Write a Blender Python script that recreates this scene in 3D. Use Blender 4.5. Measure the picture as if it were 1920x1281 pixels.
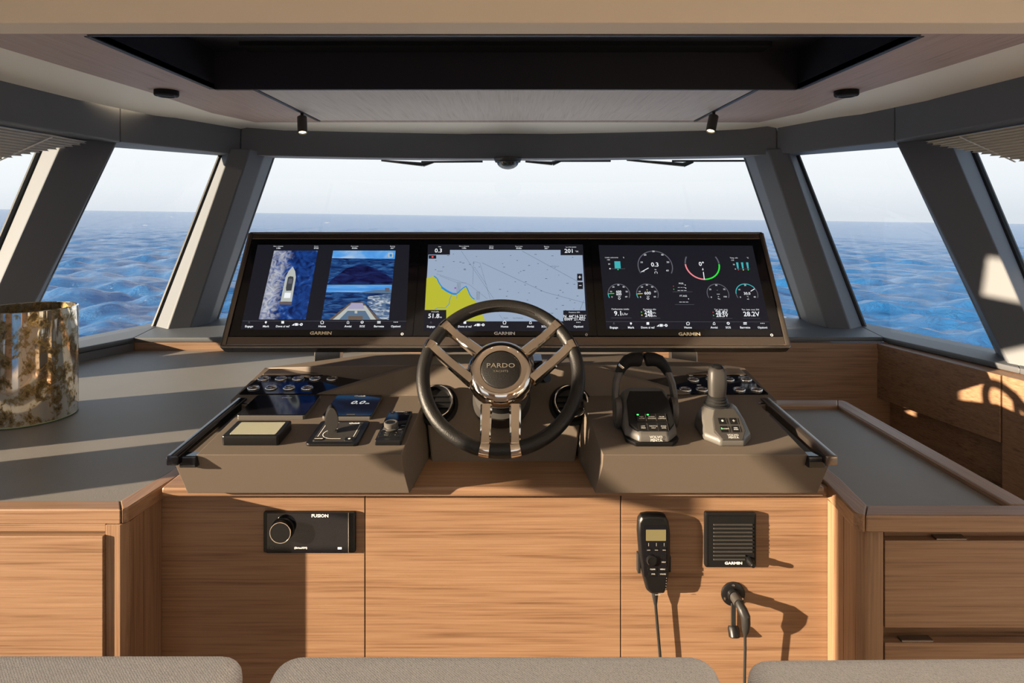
import bpy, bmesh, math, random
from mathutils import Vector, Matrix
random.seed(7)
for o in list(bpy.data.objects): bpy.data.objects.remove(o)
SC = bpy.context.scene
COL = SC.collection
PI = math.pi
V = Vector
# ------------------------------------------------------------------ camera
CAM = V((0.0175, 0.0, 1.45)); FPX = 1200.0; VX, VY = 957.0, 403.0
cd = bpy.data.cameras.new('camera'); cam = bpy.data.objects.new('camera', cd); COL.objects.link(cam)
cam.location = CAM; cam.rotation_euler = (PI/2, 0, 0)
cd.sensor_width = 36; cd.lens = 36*FPX/1920
cd.shift_x = (960-VX)/1920; cd.shift_y = (VY-640.5)/1920
cd.clip_start = 0.02; cd.clip_end = 30000
SC.camera = cam
SC.view_settings.view_transform = 'Standard'; SC.view_settings.look = 'None'
SC.view_settings.gamma = 1; SC.view_settings.use_curve_mapping = False
SC.view_settings.exposure = 0.35
# ------------------------------------------------------------------ sky
w = bpy.data.worlds.new('sky'); SC.world = w; w.use_nodes = True
wn = w.node_tree.nodes; wl = w.node_tree.links
for n in list(wn): wn.remove(n)
wo = wn.new('ShaderNodeOutputWorld'); bg = wn.new('ShaderNodeBackground')
tc = wn.new('ShaderNodeTexCoord'); sx = wn.new('ShaderNodeSeparateXYZ'); cr = wn.new('ShaderNodeValToRGB')
wl.new(tc.outputs['Generated'], sx.inputs[0]); wl.new(sx.outputs['Z'], cr.inputs[0]); wl.new(cr.outputs[0], bg.inputs[0]); wl.new(bg.outputs[0], wo.inputs[0])
cr.color_ramp.elements[0].position = 0.0; cr.color_ramp.elements[0].color = (0.70, 0.73, 0.79, 1)
cr.color_ramp.elements[1].position = 1.0; cr.color_ramp.elements[1].color = (0.46, 0.64, 1.0, 1)
for p, c in ((0.035, (0.82, 0.845, 0.885, 1)), (0.09, (0.905, 0.92, 0.945, 1)), (0.32, (0.74, 0.86, 1.0, 1))):
    e = cr.color_ramp.elements.new(p); e.color = c
bg.inputs[1].default_value = 0.92
# ------------------------------------------------------------------ sun
SUND = V((2.6, 1.0, -0.56)).normalized()
sd = bpy.data.lights.new('sun', 'SUN'); so = bpy.data.objects.new('sun', sd); COL.objects.link(so)
so.rotation_euler = SUND.to_track_quat('-Z', 'Y').to_euler(); so.location = (-20, -8, 6)
sd.energy = 15.0; sd.color = (1.0, 0.80, 0.57); sd.angle = 0.009

# ------------------------------------------------------------------ helpers
def ray(px, py): return V(((px-VX)/FPX, 1.0, -(py-VY)/FPX))
def atY(px, py, y): return CAM + ray(px, py)*y
def atZ(px, py, z):
    r = ray(px, py); return CAM + r*((z-CAM.z)/r.z)
def pxx(px, y): return CAM.x + (px-VX)/FPX*y          # world x of a pixel column at depth y
def pzz(py, y): return CAM.z - (py-VY)/FPX*y
class Frame:
    def __init__(s, o, x, y):
        s.o = V(o); s.x = V(x).normalized(); s.z = s.x.cross(V(y)).normalized(); s.y = s.z.cross(s.x)
        s.m = Matrix((s.x.to_4d(), s.y.to_4d(), s.z.to_4d(), s.o.to_4d())).transposed()
        for i in range(3): s.m[3][i] = 0
        s.m[3][3] = 1
    def uv(s, px, py, h=0.0):
        r = ray(px, py); o = s.o + s.z*h
        t = (o-CAM).dot(s.z)/r.dot(s.z); p = CAM + r*t - s.o
        return (p.dot(s.x), p.dot(s.y))
    def w(s, u, v, h=0.0): return s.o + s.x*u + s.y*v + s.z*h

def BM(): return bmesh.new()
def face(bm, pts):
    return bm.faces.new([bm.verts.new(p) for p in pts])
def hexa(bm, p):
    v = [bm.verts.new(q) for q in p]
    for f in ((3,2,1,0),(4,5,6,7),(0,1,5,4),(1,2,6,5),(2,3,7,6),(3,0,4,7)): bm.faces.new([v[i] for i in f])
def box(bm, x0, x1, y0, y1, z0, z1, m=None):
    p = [(x0,y0,z0),(x1,y0,z0),(x1,y1,z0),(x0,y1,z0),(x0,y0,z1),(x1,y0,z1),(x1,y1,z1),(x0,y1,z1)]
    p = [V(q) for q in p]
    if m is not None: p = [m @ q for q in p]
    hexa(bm, p)
def extr(bm, pts, vec):
    """solid from a polygon pushed along vec"""
    n = len(pts); a = [bm.verts.new(V(p)) for p in pts]; b = [bm.verts.new(V(p)+V(vec)) for p in pts]
    bm.faces.new(a[::-1]); bm.faces.new(b)
    for i in range(n): bm.faces.new((a[i], a[(i+1) % n], b[(i+1) % n], b[i]))
def plate(bm, uvs, z0, z1):
    extr(bm, [V((u, v, z0)) for u, v in uvs], (0, 0, z1-z0))
def rrect(x0, x1, y0, y1, r, n=4):
    out = []
    for cx, cy, a in ((x1-r, y1-r, 0), (x0+r, y1-r, 90), (x0+r, y0+r, 180), (x1-r, y0+r, 270)):
        for k in range(n+1):
            t = math.radians(a+90*k/n); out.append((cx+r*math.cos(t), cy+r*math.sin(t)))
    return out
def loft(bm, rings, cap=True, closed=True):
    vs = [[bm.verts.new(V(p)) for p in r] for r in rings]
    n = len(vs[0])
    for a, b in zip(vs[:-1], vs[1:]):
        for i in range(n if closed else n-1):
            j = (i+1) % n; bm.faces.new((a[i], a[j], b[j], b[i]))
    if cap: bm.faces.new(vs[0][::-1]); bm.faces.new(vs[-1])
def lathe(bm, prof, n=32, m=None, cap=True):
    rings = []
    for r, z in prof:
        rg = [V((max(r, 1e-5)*math.cos(2*PI*k/n), max(r, 1e-5)*math.sin(2*PI*k/n), z)) for k in range(n)]
        rings.append([m @ p for p in rg] if m is not None else rg)
    loft(bm, rings, cap)
def tube(bm, path, r, n=10, cap=True, closed=False):
    path = [V(p) for p in path]; N = len(path); rings = []; up = None
    for i, p in enumerate(path):
        if closed: t = (path[(i+1) % N]-path[i-1]).normalized()
        else: t = (path[min(i+1, N-1)]-path[max(i-1, 0)]).normalized()
        if up is None:
            up = t.orthogonal().normalized()
        up = (up - t*up.dot(t)).normalized(); s = t.cross(up)
        rr = r[i] if isinstance(r, (list, tuple)) else r
        rings.append([p+(up*math.cos(2*PI*k/n)+s*math.sin(2*PI*k/n))*rr for k in range(n)])
    if closed:
        rings.append(rings[0]); loft(bm, rings, False); bmesh.ops.remove_doubles(bm, verts=bm.verts, dist=1e-6)
    else: loft(bm, rings, cap)
def torus(bm, R, r, n=64, k=14, m=None, a0=0, a1=2*PI):
    full = abs(a1-a0-2*PI) < 1e-6; N = n if full else n+1
    rings = []
    for i in range(N):
        a = a0+(a1-a0)*i/n
        rg = [V(((R+r*math.cos(2*PI*j/k))*math.cos(a), (R+r*math.cos(2*PI*j/k))*math.sin(a), r*math.sin(2*PI*j/k))) for j in range(k)]
        rings.append([m @ p for p in rg] if m is not None else rg)
    if full: rings.append(rings[0]); loft(bm, rings, False); bmesh.ops.remove_doubles(bm, verts=bm.verts, dist=1e-6)
    else: loft(bm, rings, True)
def bev(bm, off, seg=2, ang=28):
    bmesh.ops.remove_doubles(bm, verts=bm.verts, dist=1e-5)
    bmesh.ops.recalc_face_normals(bm, faces=bm.faces)
    ed = [e for e in bm.edges if len(e.link_faces) == 2 and e.calc_face_angle(0) > math.radians(ang)]
    bmesh.ops.bevel(bm, geom=ed, offset=off, segments=seg, profile=0.5, affect='EDGES', clamp_overlap=True)
    return bm
def join(a, b):
    me = bpy.data.meshes.new('t'); b.to_mesh(me); b.free(); a.from_mesh(me); bpy.data.meshes.remove(me); return a
def mk(name, bm, mat, parent=None, world=False, smooth=35):
    bmesh.ops.recalc_face_normals(bm, faces=bm.faces)
    if world and parent is not None:
        p = parent
        m = p.matrix_basis.copy()
        while p.parent is not None: p = p.parent; m = p.matrix_basis @ m
        bm.transform(m.inverted())
    if smooth:
        c = math.radians(smooth)
        for f in bm.faces: f.smooth = True
        ar = {f: f.calc_area() for f in bm.faces}
        for e in bm.edges:
            ok = len(e.link_faces) == 2 and e.calc_face_angle(0) < c
            if ok and e.calc_face_angle(0) > 0.06:      # keep big flat faces flat next to thin bevels
                a_, b_ = ar[e.link_faces[0]], ar[e.link_faces[1]]
                if max(a_, b_) > 9*min(a_, b_): ok = False
            e.smooth = ok
    me = bpy.data.meshes.new(name); bm.to_mesh(me); bm.free()
    me.materials.append(mat)
    o = bpy.data.objects.new(name, me); COL.objects.link(o)
    if parent is not None: o.parent = parent
    return o
def tag(o, label, cat, group=None):
    o['label'] = label; o['category'] = cat
    if group: o['group'] = group
    return o
def thing(name, label, cat, m=None, group=None):
    o = bpy.data.objects.new(name, None); COL.objects.link(o); o.empty_display_size = 0.05
    if m is not None: o.matrix_basis = m if isinstance(m, Matrix) else Matrix.Translation(V(m))
    return tag(o, label, cat, group)
def struct(o): o['kind'] = 'structure'; return o
def text(bm, s, u, v, h, z=0.0, align='CENTER', wide=1.0, bold=0.0, m=None, shear=0.0, flip=False):
    """flat lettering into bm; h = cap height"""
    cu = bpy.data.curves.new('txt', 'FONT'); cu.body = s; cu.size = h/0.69; cu.align_x = align; cu.align_y = 'CENTER'
    cu.offset = bold*h; cu.shear = shear; cu.resolution_u = 2; cu.fill_mode = 'FRONT'
    ob = bpy.data.objects.new('txt', cu)
    me = ob.to_mesh()
    t = bmesh.new(); t.from_mesh(me); ob.to_mesh_clear()
    bpy.data.objects.remove(ob); bpy.data.curves.remove(cu)
    M = Matrix.Translation(V((u, v, z))) @ Matrix.Diagonal((-wide if flip else wide, 1, 1, 1))
    if m is not None: M = m @ M
    t.transform(M)
    return join(bm, t)
def quad2(bm, x0, x1, y0, y1, z): face(bm, [V((x0,y0,z)),V((x1,y0,z)),V((x1,y1,z)),V((x0,y1,z))])
def line2(bm, a, b, wd, z):
    a = V((a[0], a[1], z)); b = V((b[0], b[1], z)); d = (b-a).normalized(); n = V((-d.y, d.x, 0))*wd/2
    face(bm, [a-n, b-n, b+n, a+n])
def arc2(bm, c, r, wd, a0, a1, z, n=24):
    p = []
    for k in range(n+1):
        a = math.radians(a0+(a1-a0)*k/n); p.append((math.cos(a), math.sin(a)))
    for q, s in zip(p[:-1], p[1:]):
        face(bm, [V((c[0]+q[0]*(r-wd/2), c[1]+q[1]*(r-wd/2), z)), V((c[0]+q[0]*(r+wd/2), c[1]+q[1]*(r+wd/2), z)),
                  V((c[0]+s[0]*(r+wd/2), c[1]+s[1]*(r+wd/2), z)), V((c[0]+s[0]*(r-wd/2), c[1]+s[1]*(r-wd/2), z))])
def disc2(bm, c, r, z, n=14):
    face(bm, [V((c[0]+r*math.cos(2*PI*k/n), c[1]+r*math.sin(2*PI*k/n), z)) for k in range(n)])

# ------------------------------------------------------------------ materials
def newmat(name):
    m = bpy.data.materials.new(name); m.use_nodes = True
    nt = m.node_tree; return m, nt.nodes, nt.links, nt.nodes['Principled BSDF']
def pm(name, col, rough=0.5, metal=0.0, spec=0.5, emit=None, es=0.0, bump=None, var=None, coat=0.0, sheen=0.0):
    m, n, l, b = newmat(name)
    b.inputs['Base Color'].default_value = (*col, 1); b.inputs['Roughness'].default_value = rough
    b.inputs['Metallic'].default_value = metal; b.inputs['Specular IOR Level'].default_value = spec
    b.inputs['Coat Weight'].default_value = coat; b.inputs['Sheen Weight'].default_value = sheen
    if emit: b.inputs['Emission Color'].default_value = (*emit, 1); b.inputs['Emission Strength'].default_value = es
    if bump or var:
        t = n.new('ShaderNodeTexCoord')
    if bump:
        nz = n.new('ShaderNodeTexNoise'); nz.inputs['Scale'].default_value = bump[0]; nz.inputs['Detail'].default_value = 3
        bp = n.new('ShaderNodeBump'); bp.inputs['Strength'].default_value = bump[1]; bp.inputs['Distance'].default_value = 0.002
        l.new(t.outputs['Object'], nz.inputs['Vector']); l.new(nz.outputs['Fac'], bp.inputs['Height']); l.new(bp.outputs[0], b.inputs['Normal'])
    if var:
        nz = n.new('ShaderNodeTexNoise'); nz.inputs['Scale'].default_value = var[0]; nz.inputs['Detail'].default_value = 6
        mx = n.new('ShaderNodeMix'); mx.data_type = 'RGBA'
        mx.inputs['A'].default_value = (*[c*(1-var[1]) for c in col], 1); mx.inputs['B'].default_value = (*[min(1, c*(1+var[1])) for c in col], 1)
        l.new(t.outputs['Object'], nz.inputs['Vector']); l.new(nz.outputs['Fac'], mx.inputs['Factor']); l.new(mx.outputs['Result'], b.inputs['Base Color'])
    return m
def oak(name, axis, c1, c2, c3, rough=0.42, fine=1.0):
    m, n, l, b = newmat(name)
    t = n.new('ShaderNodeTexCoord'); mp = n.new('ShaderNodeMapping'); mp2 = n.new('ShaderNodeMapping')
    s = [24.0*fine]*3; s[axis] = 1.1; s2 = [150.0*fine]*3; s2[axis] = 2.6
    mp.inputs['Scale'].default_value = s; mp2.inputs['Scale'].default_value = s2
    n1 = n.new('ShaderNodeTexNoise'); n1.inputs['Scale'].default_value = 2.2; n1.inputs['Detail'].default_value = 5; n1.inputs['Distortion'].default_value = 0.6
    n2 = n.new('ShaderNodeTexNoise'); n2.inputs['Scale'].default_value = 1.6; n2.inputs['Detail'].default_value = 4
    ad = n.new('ShaderNodeMath'); ad.operation = 'MULTIPLY_ADD'; ad.inputs[1].default_value = 0.42
    ml = n.new('ShaderNodeMath'); ml.operation = 'MULTIPLY'; ml.inputs[1].default_value = 0.66
    rp = n.new('ShaderNodeValToRGB')
    rp.color_ramp.elements[0].position = 0.34; rp.color_ramp.elements[0].color = (*c1, 1)
    rp.color_ramp.elements[1].position = 0.72; rp.color_ramp.elements[1].color = (*c3, 1)
    e = rp.color_ramp.elements.new(0.50); e.color = (*c2, 1)
    bp = n.new('ShaderNodeBump'); bp.inputs['Strength'].default_value = 0.25; bp.inputs['Distance'].default_value = 0.001
    for q, nz in ((mp, n1), (mp2, n2)):
        l.new(t.outputs['Object'], q.inputs['Vector']); l.new(q.outputs[0], nz.inputs['Vector'])
    l.new(n2.outputs['Fac'], ml.inputs[0]); l.new(n1.outputs['Fac'], ad.inputs[0]); l.new(ml.outputs[0], ad.inputs[2])
    l.new(ad.outputs[0], rp.inputs[0]); l.new(rp.outputs[0], b.inputs['Base Color'])
    l.new(n2.outputs['Fac'], bp.inputs['Height']); l.new(bp.outputs[0], b.inputs['Normal'])
    b.inputs['Roughness'].default_value = rough; b.inputs['Specular IOR Level'].default_value = 0.5
    return m
OA = ((0.125, 0.064, 0.033), (0.232, 0.131, 0.073), (0.300, 0.184, 0.110))
OAKX = oak('oak_grain_across', 0, *OA); OAKY = oak('oak_grain_fore_aft', 1, *OA); OAKZ = oak('oak_grain_upright', 2, *OA)
CW = ((0.31, 0.225, 0.195), (0.42, 0.315, 0.28), (0.47, 0.365, 0.33))
CEILW = oak('ceiling_veneer', 1, *CW, rough=0.55); CEILX = oak('ceiling_veneer_centre', 1, (0.44, 0.39, 0.36), (0.57, 0.515, 0.485), (0.63, 0.58, 0.55), rough=0.55)
LEATH = pm('grey_wall_leather', (0.108, 0.116, 0.13), 0.6, bump=(600, 0.12))
LEDGE = pm('ledge_leather', (0.085, 0.09, 0.098), 0.5, bump=(600, 0.12))
COUNT = pm('counter_leather', (0.185, 0.175, 0.165), 0.5, bump=(350, 0.15), var=(6, 0.1))
CONS = pm('console_soft_grey', (0.122, 0.097, 0.075), 0.62, bump=(900, 0.08), spec=0.4)
CREAM = pm('cream_ceiling', (0.84, 0.80, 0.71), 0.55)
TAN = pm('tan_headliner', (0.80, 0.68, 0.52), 0.6, bump=(700, 0.05))
BLK = pm('black_plastic', (0.006, 0.006, 0.0065), 0.36, spec=0.35)
BLKM = pm('black_matte', (0.007, 0.007, 0.0075), 0.6, spec=0.18)
GLOSS = pm('black_gloss', (0.006, 0.006, 0.008), 0.07, spec=0.42)
RECESS = pm('hatch_lining_black', (0.012, 0.010, 0.016), 0.5, bump=(300, 0.1))
GASK = pm('black_gasket', (0.018, 0.019, 0.02), 0.5)
CHR = pm('smoked_chrome', (0.72, 0.64, 0.55), 0.07, 1.0)
SIL = pm('bright_chrome', (0.85, 0.84, 0.82), 0.12, 1.0)
BRZ = pm('bronze_gloss', (0.17, 0.138, 0.118), 0.2, 0.8)
HOUS = pm('display_housing_bronze', (0.20, 0.175, 0.15), 0.22, 0.85)
GREY = pm('grey_plastic', (0.085, 0.08, 0.073), 0.38)
ARM = pm('lever_grey', (0.05, 0.046, 0.042), 0.42)
DGREY = pm('dark_grey_plastic', (0.035, 0.032, 0.029), 0.5)
WHITE = pm('white_gelcoat', (0.8, 0.8, 0.8), 0.3)
WLEA = pm('wheel_leather', (0.011, 0.0105, 0.010), 0.40, spec=0.32, bump=(420, 0.35))
INK = pm('white_print', (0.9, 0.9, 0.87), 0.5)
GOLD = pm('pale_gold_print', (0.95, 0.85, 0.6), 0.3, 0.4)
LCD = pm('olive_lcd', (0.36, 0.36, 0.27), 0.25)
LCDD = pm('dark_olive_lcd', (0.16, 0.14, 0.07), 0.3)
RUB = pm('black_rubber', (0.014, 0.014, 0.014), 0.5)
INKS = pm('dim_print', (0.42, 0.42, 0.40), 0.5)
STEEL = pm('brushed_steel', (0.55, 0.52, 0.48), 0.25, 1.0)
def em(name, col, s=1.0):
    return pm(name, (0.0, 0.0, 0.0), 0.3, emit=col, es=s, spec=0.2)
E_WHITE = em('screen_white', (0.85, 0.88, 0.92), 0.8); E_GREY = em('screen_grey', (0.13, 0.13, 0.16), 0.7); E_DARK = em('screen_dark', (0.012, 0.012, 0.018), 0.8)
E_TEAL = em('screen_teal', (0.05, 0.42, 0.45), 0.8); E_GREEN = em('screen_green', (0.03, 0.75, 0.05), 0.8); E_PINK = em('screen_pink', (0.85, 0.25, 0.27), 0.8)
E_YEL = em('screen_yellow', (0.75, 0.65, 0.05), 0.8); E_RED = em('screen_red', (0.8, 0.08, 0.08), 0.8)
E_CHART = em('chart_water', (0.31, 0.39, 0.52), 0.8); E_LAND = em('chart_land', (0.47, 0.47, 0.035), 0.8); E_SHOAL = em('chart_shoal', (0.02, 0.24, 0.62), 0.8)
E_INK = em('chart_ink', (0.05, 0.055, 0.07), 0.6); E_VIOLET = em('chart_violet', (0.35, 0.08, 0.5), 0.7)
E_HULL = em('screen_hull', (0.52, 0.55, 0.52), 0.7); E_ROOF = em('screen_roof', (0.05, 0.055, 0.065), 0.8); E_TEAK = em('screen_teak', (0.14, 0.10, 0.075), 0.8); E_LILAC = em('screen_lilac', (0.36, 0.34, 0.5), 0.8)
E_HILL = em('screen_hill', (0.10, 0.16, 0.25), 0.8)
LED = em('green_led', (0.05, 1.0, 0.12), 3.0)
LAMP = em('warm_lamp', (1.0, 0.78, 0.45), 4.0)
def glassmat(name, tint, gl=0.06):
    m, n, l, b = newmat(name); n.remove(b); out = n['Material Output']
    tr = n.new('ShaderNodeBsdfTransparent'); tr.inputs[0].default_value = (*tint, 1)
    gs = n.new('ShaderNodeBsdfGlossy'); gs.inputs['Roughness'].default_value = 0.02
    mx = n.new('ShaderNodeMixShader'); mx.inputs[0].default_value = gl
    l.new(tr.outputs[0], mx.inputs[1]); l.new(gs.outputs[0], mx.inputs[2]); l.new(mx.outputs[0], out.inputs[0])
    return m
GLASS = glassmat('window_glass', (0.97, 0.985, 0.985), 0.04)
def photo_mat(name, c1, c2, c3, scale, stretch=(1, 1, 1), es=0.8, lo=0.35, hi=0.68):
    m, n, l, b = newmat(name)
    t = n.new('ShaderNodeTexCoord'); mp = n.new('ShaderNodeMapping'); mp.inputs['Scale'].default_value = stretch
    nz = n.new('ShaderNodeTexNoise'); nz.inputs['Scale'].default_value = scale; nz.inputs['Detail'].default_value = 8; nz.inputs['Distortion'].default_value = 1.2
    rp = n.new('ShaderNodeValToRGB'); rp.color_ramp.elements[0].position = lo; rp.color_ramp.elements[1].position = hi
    rp.color_ramp.elements[0].color = (*c1, 1); rp.color_ramp.elements[1].color = (*c3, 1); e = rp.color_ramp.elements.new((lo+hi)/2); e.color = (*c2, 1)
    l.new(t.outputs['Object'], mp.inputs[0]); l.new(mp.outputs[0], nz.inputs['Vector']); l.new(nz.outputs['Fac'], rp.inputs[0])
    b.inputs['Base Color'].default_value = (0, 0, 0, 1); l.new(rp.outputs[0], b.inputs['Emission Color']); b.inputs['Emission Strength'].default_value = es
    b.inputs['Roughness'].default_value = 0.3; b.inputs['Specular IOR Level'].default_value = 0.2
    return m
def aerial():
    m = photo_mat('aerial_sea_picture', (0.004, 0.012, 0.075), (0.012, 0.06, 0.27), (0.22, 0.36, 0.60), 34, (1, 1, 1), 0.8, 0.36, 0.84); n = m.node_tree.nodes; l = m.node_tree.links; b = n['Principled BSDF']
    t = n.new('ShaderNodeTexCoord'); sp = n.new('ShaderNodeSeparateXYZ'); nz = n.new('ShaderNodeTexNoise'); nz.inputs['Scale'].default_value = 45; nz.inputs['Detail'].default_value = 9; nz.inputs['Distortion'].default_value = 1.5
    mr_ = n.new('ShaderNodeMapRange'); mr_.inputs['From Min'].default_value = -0.105; mr_.inputs['From Max'].default_value = -0.175
    ml = n.new('ShaderNodeMath'); ml.operation = 'MULTIPLY'; rp = n.new('ShaderNodeValToRGB'); rp.color_ramp.elements[0].position = 0.28; rp.color_ramp.elements[1].position = 0.66
    mx = n.new('ShaderNodeMix'); mx.data_type = 'RGBA'; mx.inputs['B'].default_value = (0.5, 0.52, 0.58, 1)
    l.new(t.outputs['Object'], sp.inputs[0]); l.new(t.outputs['Object'], nz.inputs['Vector']); l.new(sp.outputs['X'], mr_.inputs['Value']); l.new(mr_.outputs[0], ml.inputs[0]); l.new(nz.outputs['Fac'], ml.inputs[1]); l.new(ml.outputs[0], rp.inputs[0]); l.new(rp.outputs[0], mx.inputs['Factor'])
    old = b.inputs['Emission Color'].links[0].from_socket; l.new(old, mx.inputs['A']); l.new(mx.outputs['Result'], b.inputs['Emission Color'])
    return m
P_AERIAL = aerial()
P_BOW = photo_mat('bow_sea_picture', (0.004, 0.012, 0.06), (0.012, 0.05, 0.18), (0.04, 0.14, 0.34), 22, (1, 5, 1), 0.8)
P_DEEP = photo_mat('deep_wake_picture', (0.004, 0.004, 0.03), (0.008, 0.012, 0.07), (0.015, 0.03, 0.12), 18, (1, 3, 1), 0.8)
P_SKY = photo_mat('sky_picture', (0.03, 0.20, 0.62), (0.10, 0.34, 0.75), (0.42, 0.55, 0.72), 5, (1, 3, 1), 0.8)
P_SUNSEA = photo_mat('glinting_sea_picture', (0.02, 0.06, 0.17), (0.12, 0.19, 0.30), (0.6, 0.63, 0.66), 36, (1, 3, 1), 0.8)
def fabric(name):
    m, n, l, b = newmat(name)
    t = n.new('ShaderNodeTexCoord')
    wv = n.new('ShaderNodeTexWave'); wv.inputs['Scale'].default_value = 190; wv.inputs['Distortion'].default_value = 5; wv.inputs['Detail'].default_value = 3; wv.inputs['Detail Scale'].default_value = 2.5; wv.bands_direction = 'DIAGONAL'
    nz = n.new('ShaderNodeTexNoise'); nz.inputs['Scale'].default_value = 700; nz.inputs['Detail'].default_value = 4
    ad = n.new('ShaderNodeMath'); ad.operation = 'ADD'
    rp = n.new('ShaderNodeValToRGB'); rp.color_ramp.elements[0].position = 0.5; rp.color_ramp.elements[1].position = 1.35/1.5
    rp.color_ramp.elements[0].color = (0.48, 0.455, 0.43, 1); rp.color_ramp.elements[1].color = (0.82, 0.78, 0.74, 1)
    bp = n.new('ShaderNodeBump'); bp.inputs['Strength'].default_value = 0.6; bp.inputs['Distance'].default_value = 0.0015
    for q in (wv, nz): l.new(t.outputs['Object'], q.inputs['Vector'])
    l.new(wv.outputs['Fac'], ad.inputs[0]); l.new(nz.outputs['Fac'], ad.inputs[1]); l.new(ad.outputs[0], rp.inputs[0])
    l.new(rp.outputs[0], b.inputs['Base Color']); l.new(ad.outputs[0], bp.inputs['Height']); l.new(bp.outputs[0], b.inputs['Normal'])
    b.inputs['Roughness'].default_value = 0.9; b.inputs['Sheen Weight'].default_value = 0.3
    return m
FAB = fabric('woven_seat_fabric')
def water():
    m, n, l, b = newmat('sea_water')
    g = n.new('ShaderNodeTexCoord'); mp = n.new('ShaderNodeMapping'); mp.inputs['Scale'].default_value = (0.55, 1.0, 1.0); mp.inputs['Rotation'].default_value = (0, 0, 0.35)
    n1 = n.new('ShaderNodeTexNoise'); n1.inputs['Scale'].default_value = 1.1; n1.inputs['Detail'].default_value = 9; n1.inputs['Roughness'].default_value = 0.62; n1.inputs['Distortion'].default_value = 0.5
    n2 = n.new('ShaderNodeTexNoise'); n2.inputs['Scale'].default_value = 0.25; n2.inputs['Detail'].default_value = 6
    mx = n.new('ShaderNodeMath'); mx.operation = 'MULTIPLY_ADD'; mx.inputs[1].default_value = 1.0
    bp = n.new('ShaderNodeBump'); bp.inputs['Strength'].default_value = 1.0; bp.inputs['Distance'].default_value = 0.42
    l.new(g.outputs['Object'], mp.inputs[0]); l.new(mp.outputs[0], n1.inputs['Vector']); l.new(mp.outputs[0], n2.inputs['Vector'])
    l.new(n2.outputs['Fac'], mx.inputs[0]); l.new(n1.outputs['Fac'], mx.inputs[2])
    l.new(mx.outputs[0], bp.inputs['Height']); l.new(bp.outputs[0], b.inputs['Normal'])
    b.inputs['Base Color'].default_value = (0.008, 0.088, 0.235, 1); b.inputs['Roughness'].default_value = 0.16; b.inputs['IOR'].default_value = 1.33; b.inputs['Specular IOR Level'].default_value = 0.36
    return m
SEA = water()

# ------------------------------------------------------------------ sea
def make_sea():
    import numpy as np
    rnd = random.Random(3); H = 4.3
    NR = 700; rs = 14.0*(9000/14.0)**(np.arange(NR)/(NR-1)); dr = rs*math.log(9000/14.0)/(NR-1)
    angs = np.array([math.radians(-56+112*i/600) for i in range(601)] + [math.radians(56+248*i/30) for i in range(1, 30)])
    X = rs[:, None]*np.sin(angs)[None, :]; Y = rs[:, None]*np.cos(angs)[None, :]; Zw = np.zeros_like(X)
    for k in range(44):
        lam = 0.6*(6.5/0.6)**(k/43.0); a = 1.15+rnd.gauss(0, 0.6); amp = 0.0140*lam**0.82; ph = rnd.uniform(0, 2*PI)
        wgt = np.clip((lam/dr-2.5)/3.0, 0, 1); q = math.cos(a)*2*PI/lam*X+math.sin(a)*2*PI/lam*Y+ph
        Zw += (wgt*amp)[:, None]*(np.sin(q)+0.25*np.sin(2*q))
    n = len(angs); co = np.stack([X, Y, Zw], -1).reshape(-1, 3)
    I, J = np.meshgrid(np.arange(NR-1), np.arange(n), indexing='ij'); K = (J+1) % n
    fs = np.stack([I*n+J, I*n+K, (I+1)*n+K, (I+1)*n+J], -1).reshape(-1, 4)
    me = bpy.data.meshes.new('sea'); me.from_pydata(co.tolist(), [], fs.tolist()); me.materials.append(SEA)
    me.polygons.foreach_set('use_smooth', [True]*len(fs)); me.update()
    if me.polygons[5].normal.z < 0: me.flip_normals()
    o = bpy.data.objects.new('sea', me); COL.objects.link(o)
    o.location = (0, 0, CAM.z-H); o.rotation_euler = (-0.0020, 0.0143, 0)
    tag(o, 'open blue sea with small choppy waves outside the windows', 'sea'); o['kind'] = 'stuff'
make_sea()

# ================================================================== THE ROOM
ZS, ZH0, ZH1, ZC = 0.89, 1.78, 1.92, 1.95          # sill, header bottom, header top, ceiling
# --- floor and unseen hull sides
bm = BM(); box(bm, -2.3, 2.3, -3.2, 3.4, -0.05, 0.0); struct(mk('floor', bm, oak('floor_oak', 1, (0.42, 0.31, 0.2), (0.52, 0.4, 0.28), (0.58, 0.46, 0.34))))
# --- header beams (five upholstered lengths with seams between)
HI = [(-1.86, 0.9), (-1.75, 2.9), (-1.47, 3.53), (1.475, 3.50), (1.735, 2.86), (1.86, 0.9)]
HO = [(-2.12, 0.9), (-2.02, 3.08), (-1.56, 3.70), (1.56, 3.70), (2.02, 3.08), (2.12, 0.9)]
def lerp2(a, b, t): return (a[0]+(b[0]-a[0])*t, a[1]+(b[1]-a[1])*t)
for k in range(5):
    bm = BM(); n = 10 if k == 2 else 1
    ringsA = []
    for i in range(n+1):
        t = i/n; a = lerp2(HI[k], HI[k+1], t); b = lerp2(HO[k], HO[k+1], t)
        bow = 0.25*(1-(2*t-1)**2) if k == 2 else 0.0
        d = V((HI[k+1][0]-HI[k][0], HI[k+1][1]-HI[k][1], 0)).normalized()*0.0008
        sh = d if i == 0 else (-d if i == n else V())
        ringsA.append([V((a[0], a[1]+bow, ZH0))+sh, V((a[0], a[1]+bow, ZH1+0.02))+sh, V((b[0], b[1]+bow, ZH1+0.02))+sh, V((b[0], b[1]+bow, ZH0+0.004))+sh])
    loft(bm, ringsA); bev(bm, 0.006, 2, 40)
    o = struct(mk('trim_%d' % (k+1), bm, LEATH))
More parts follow.
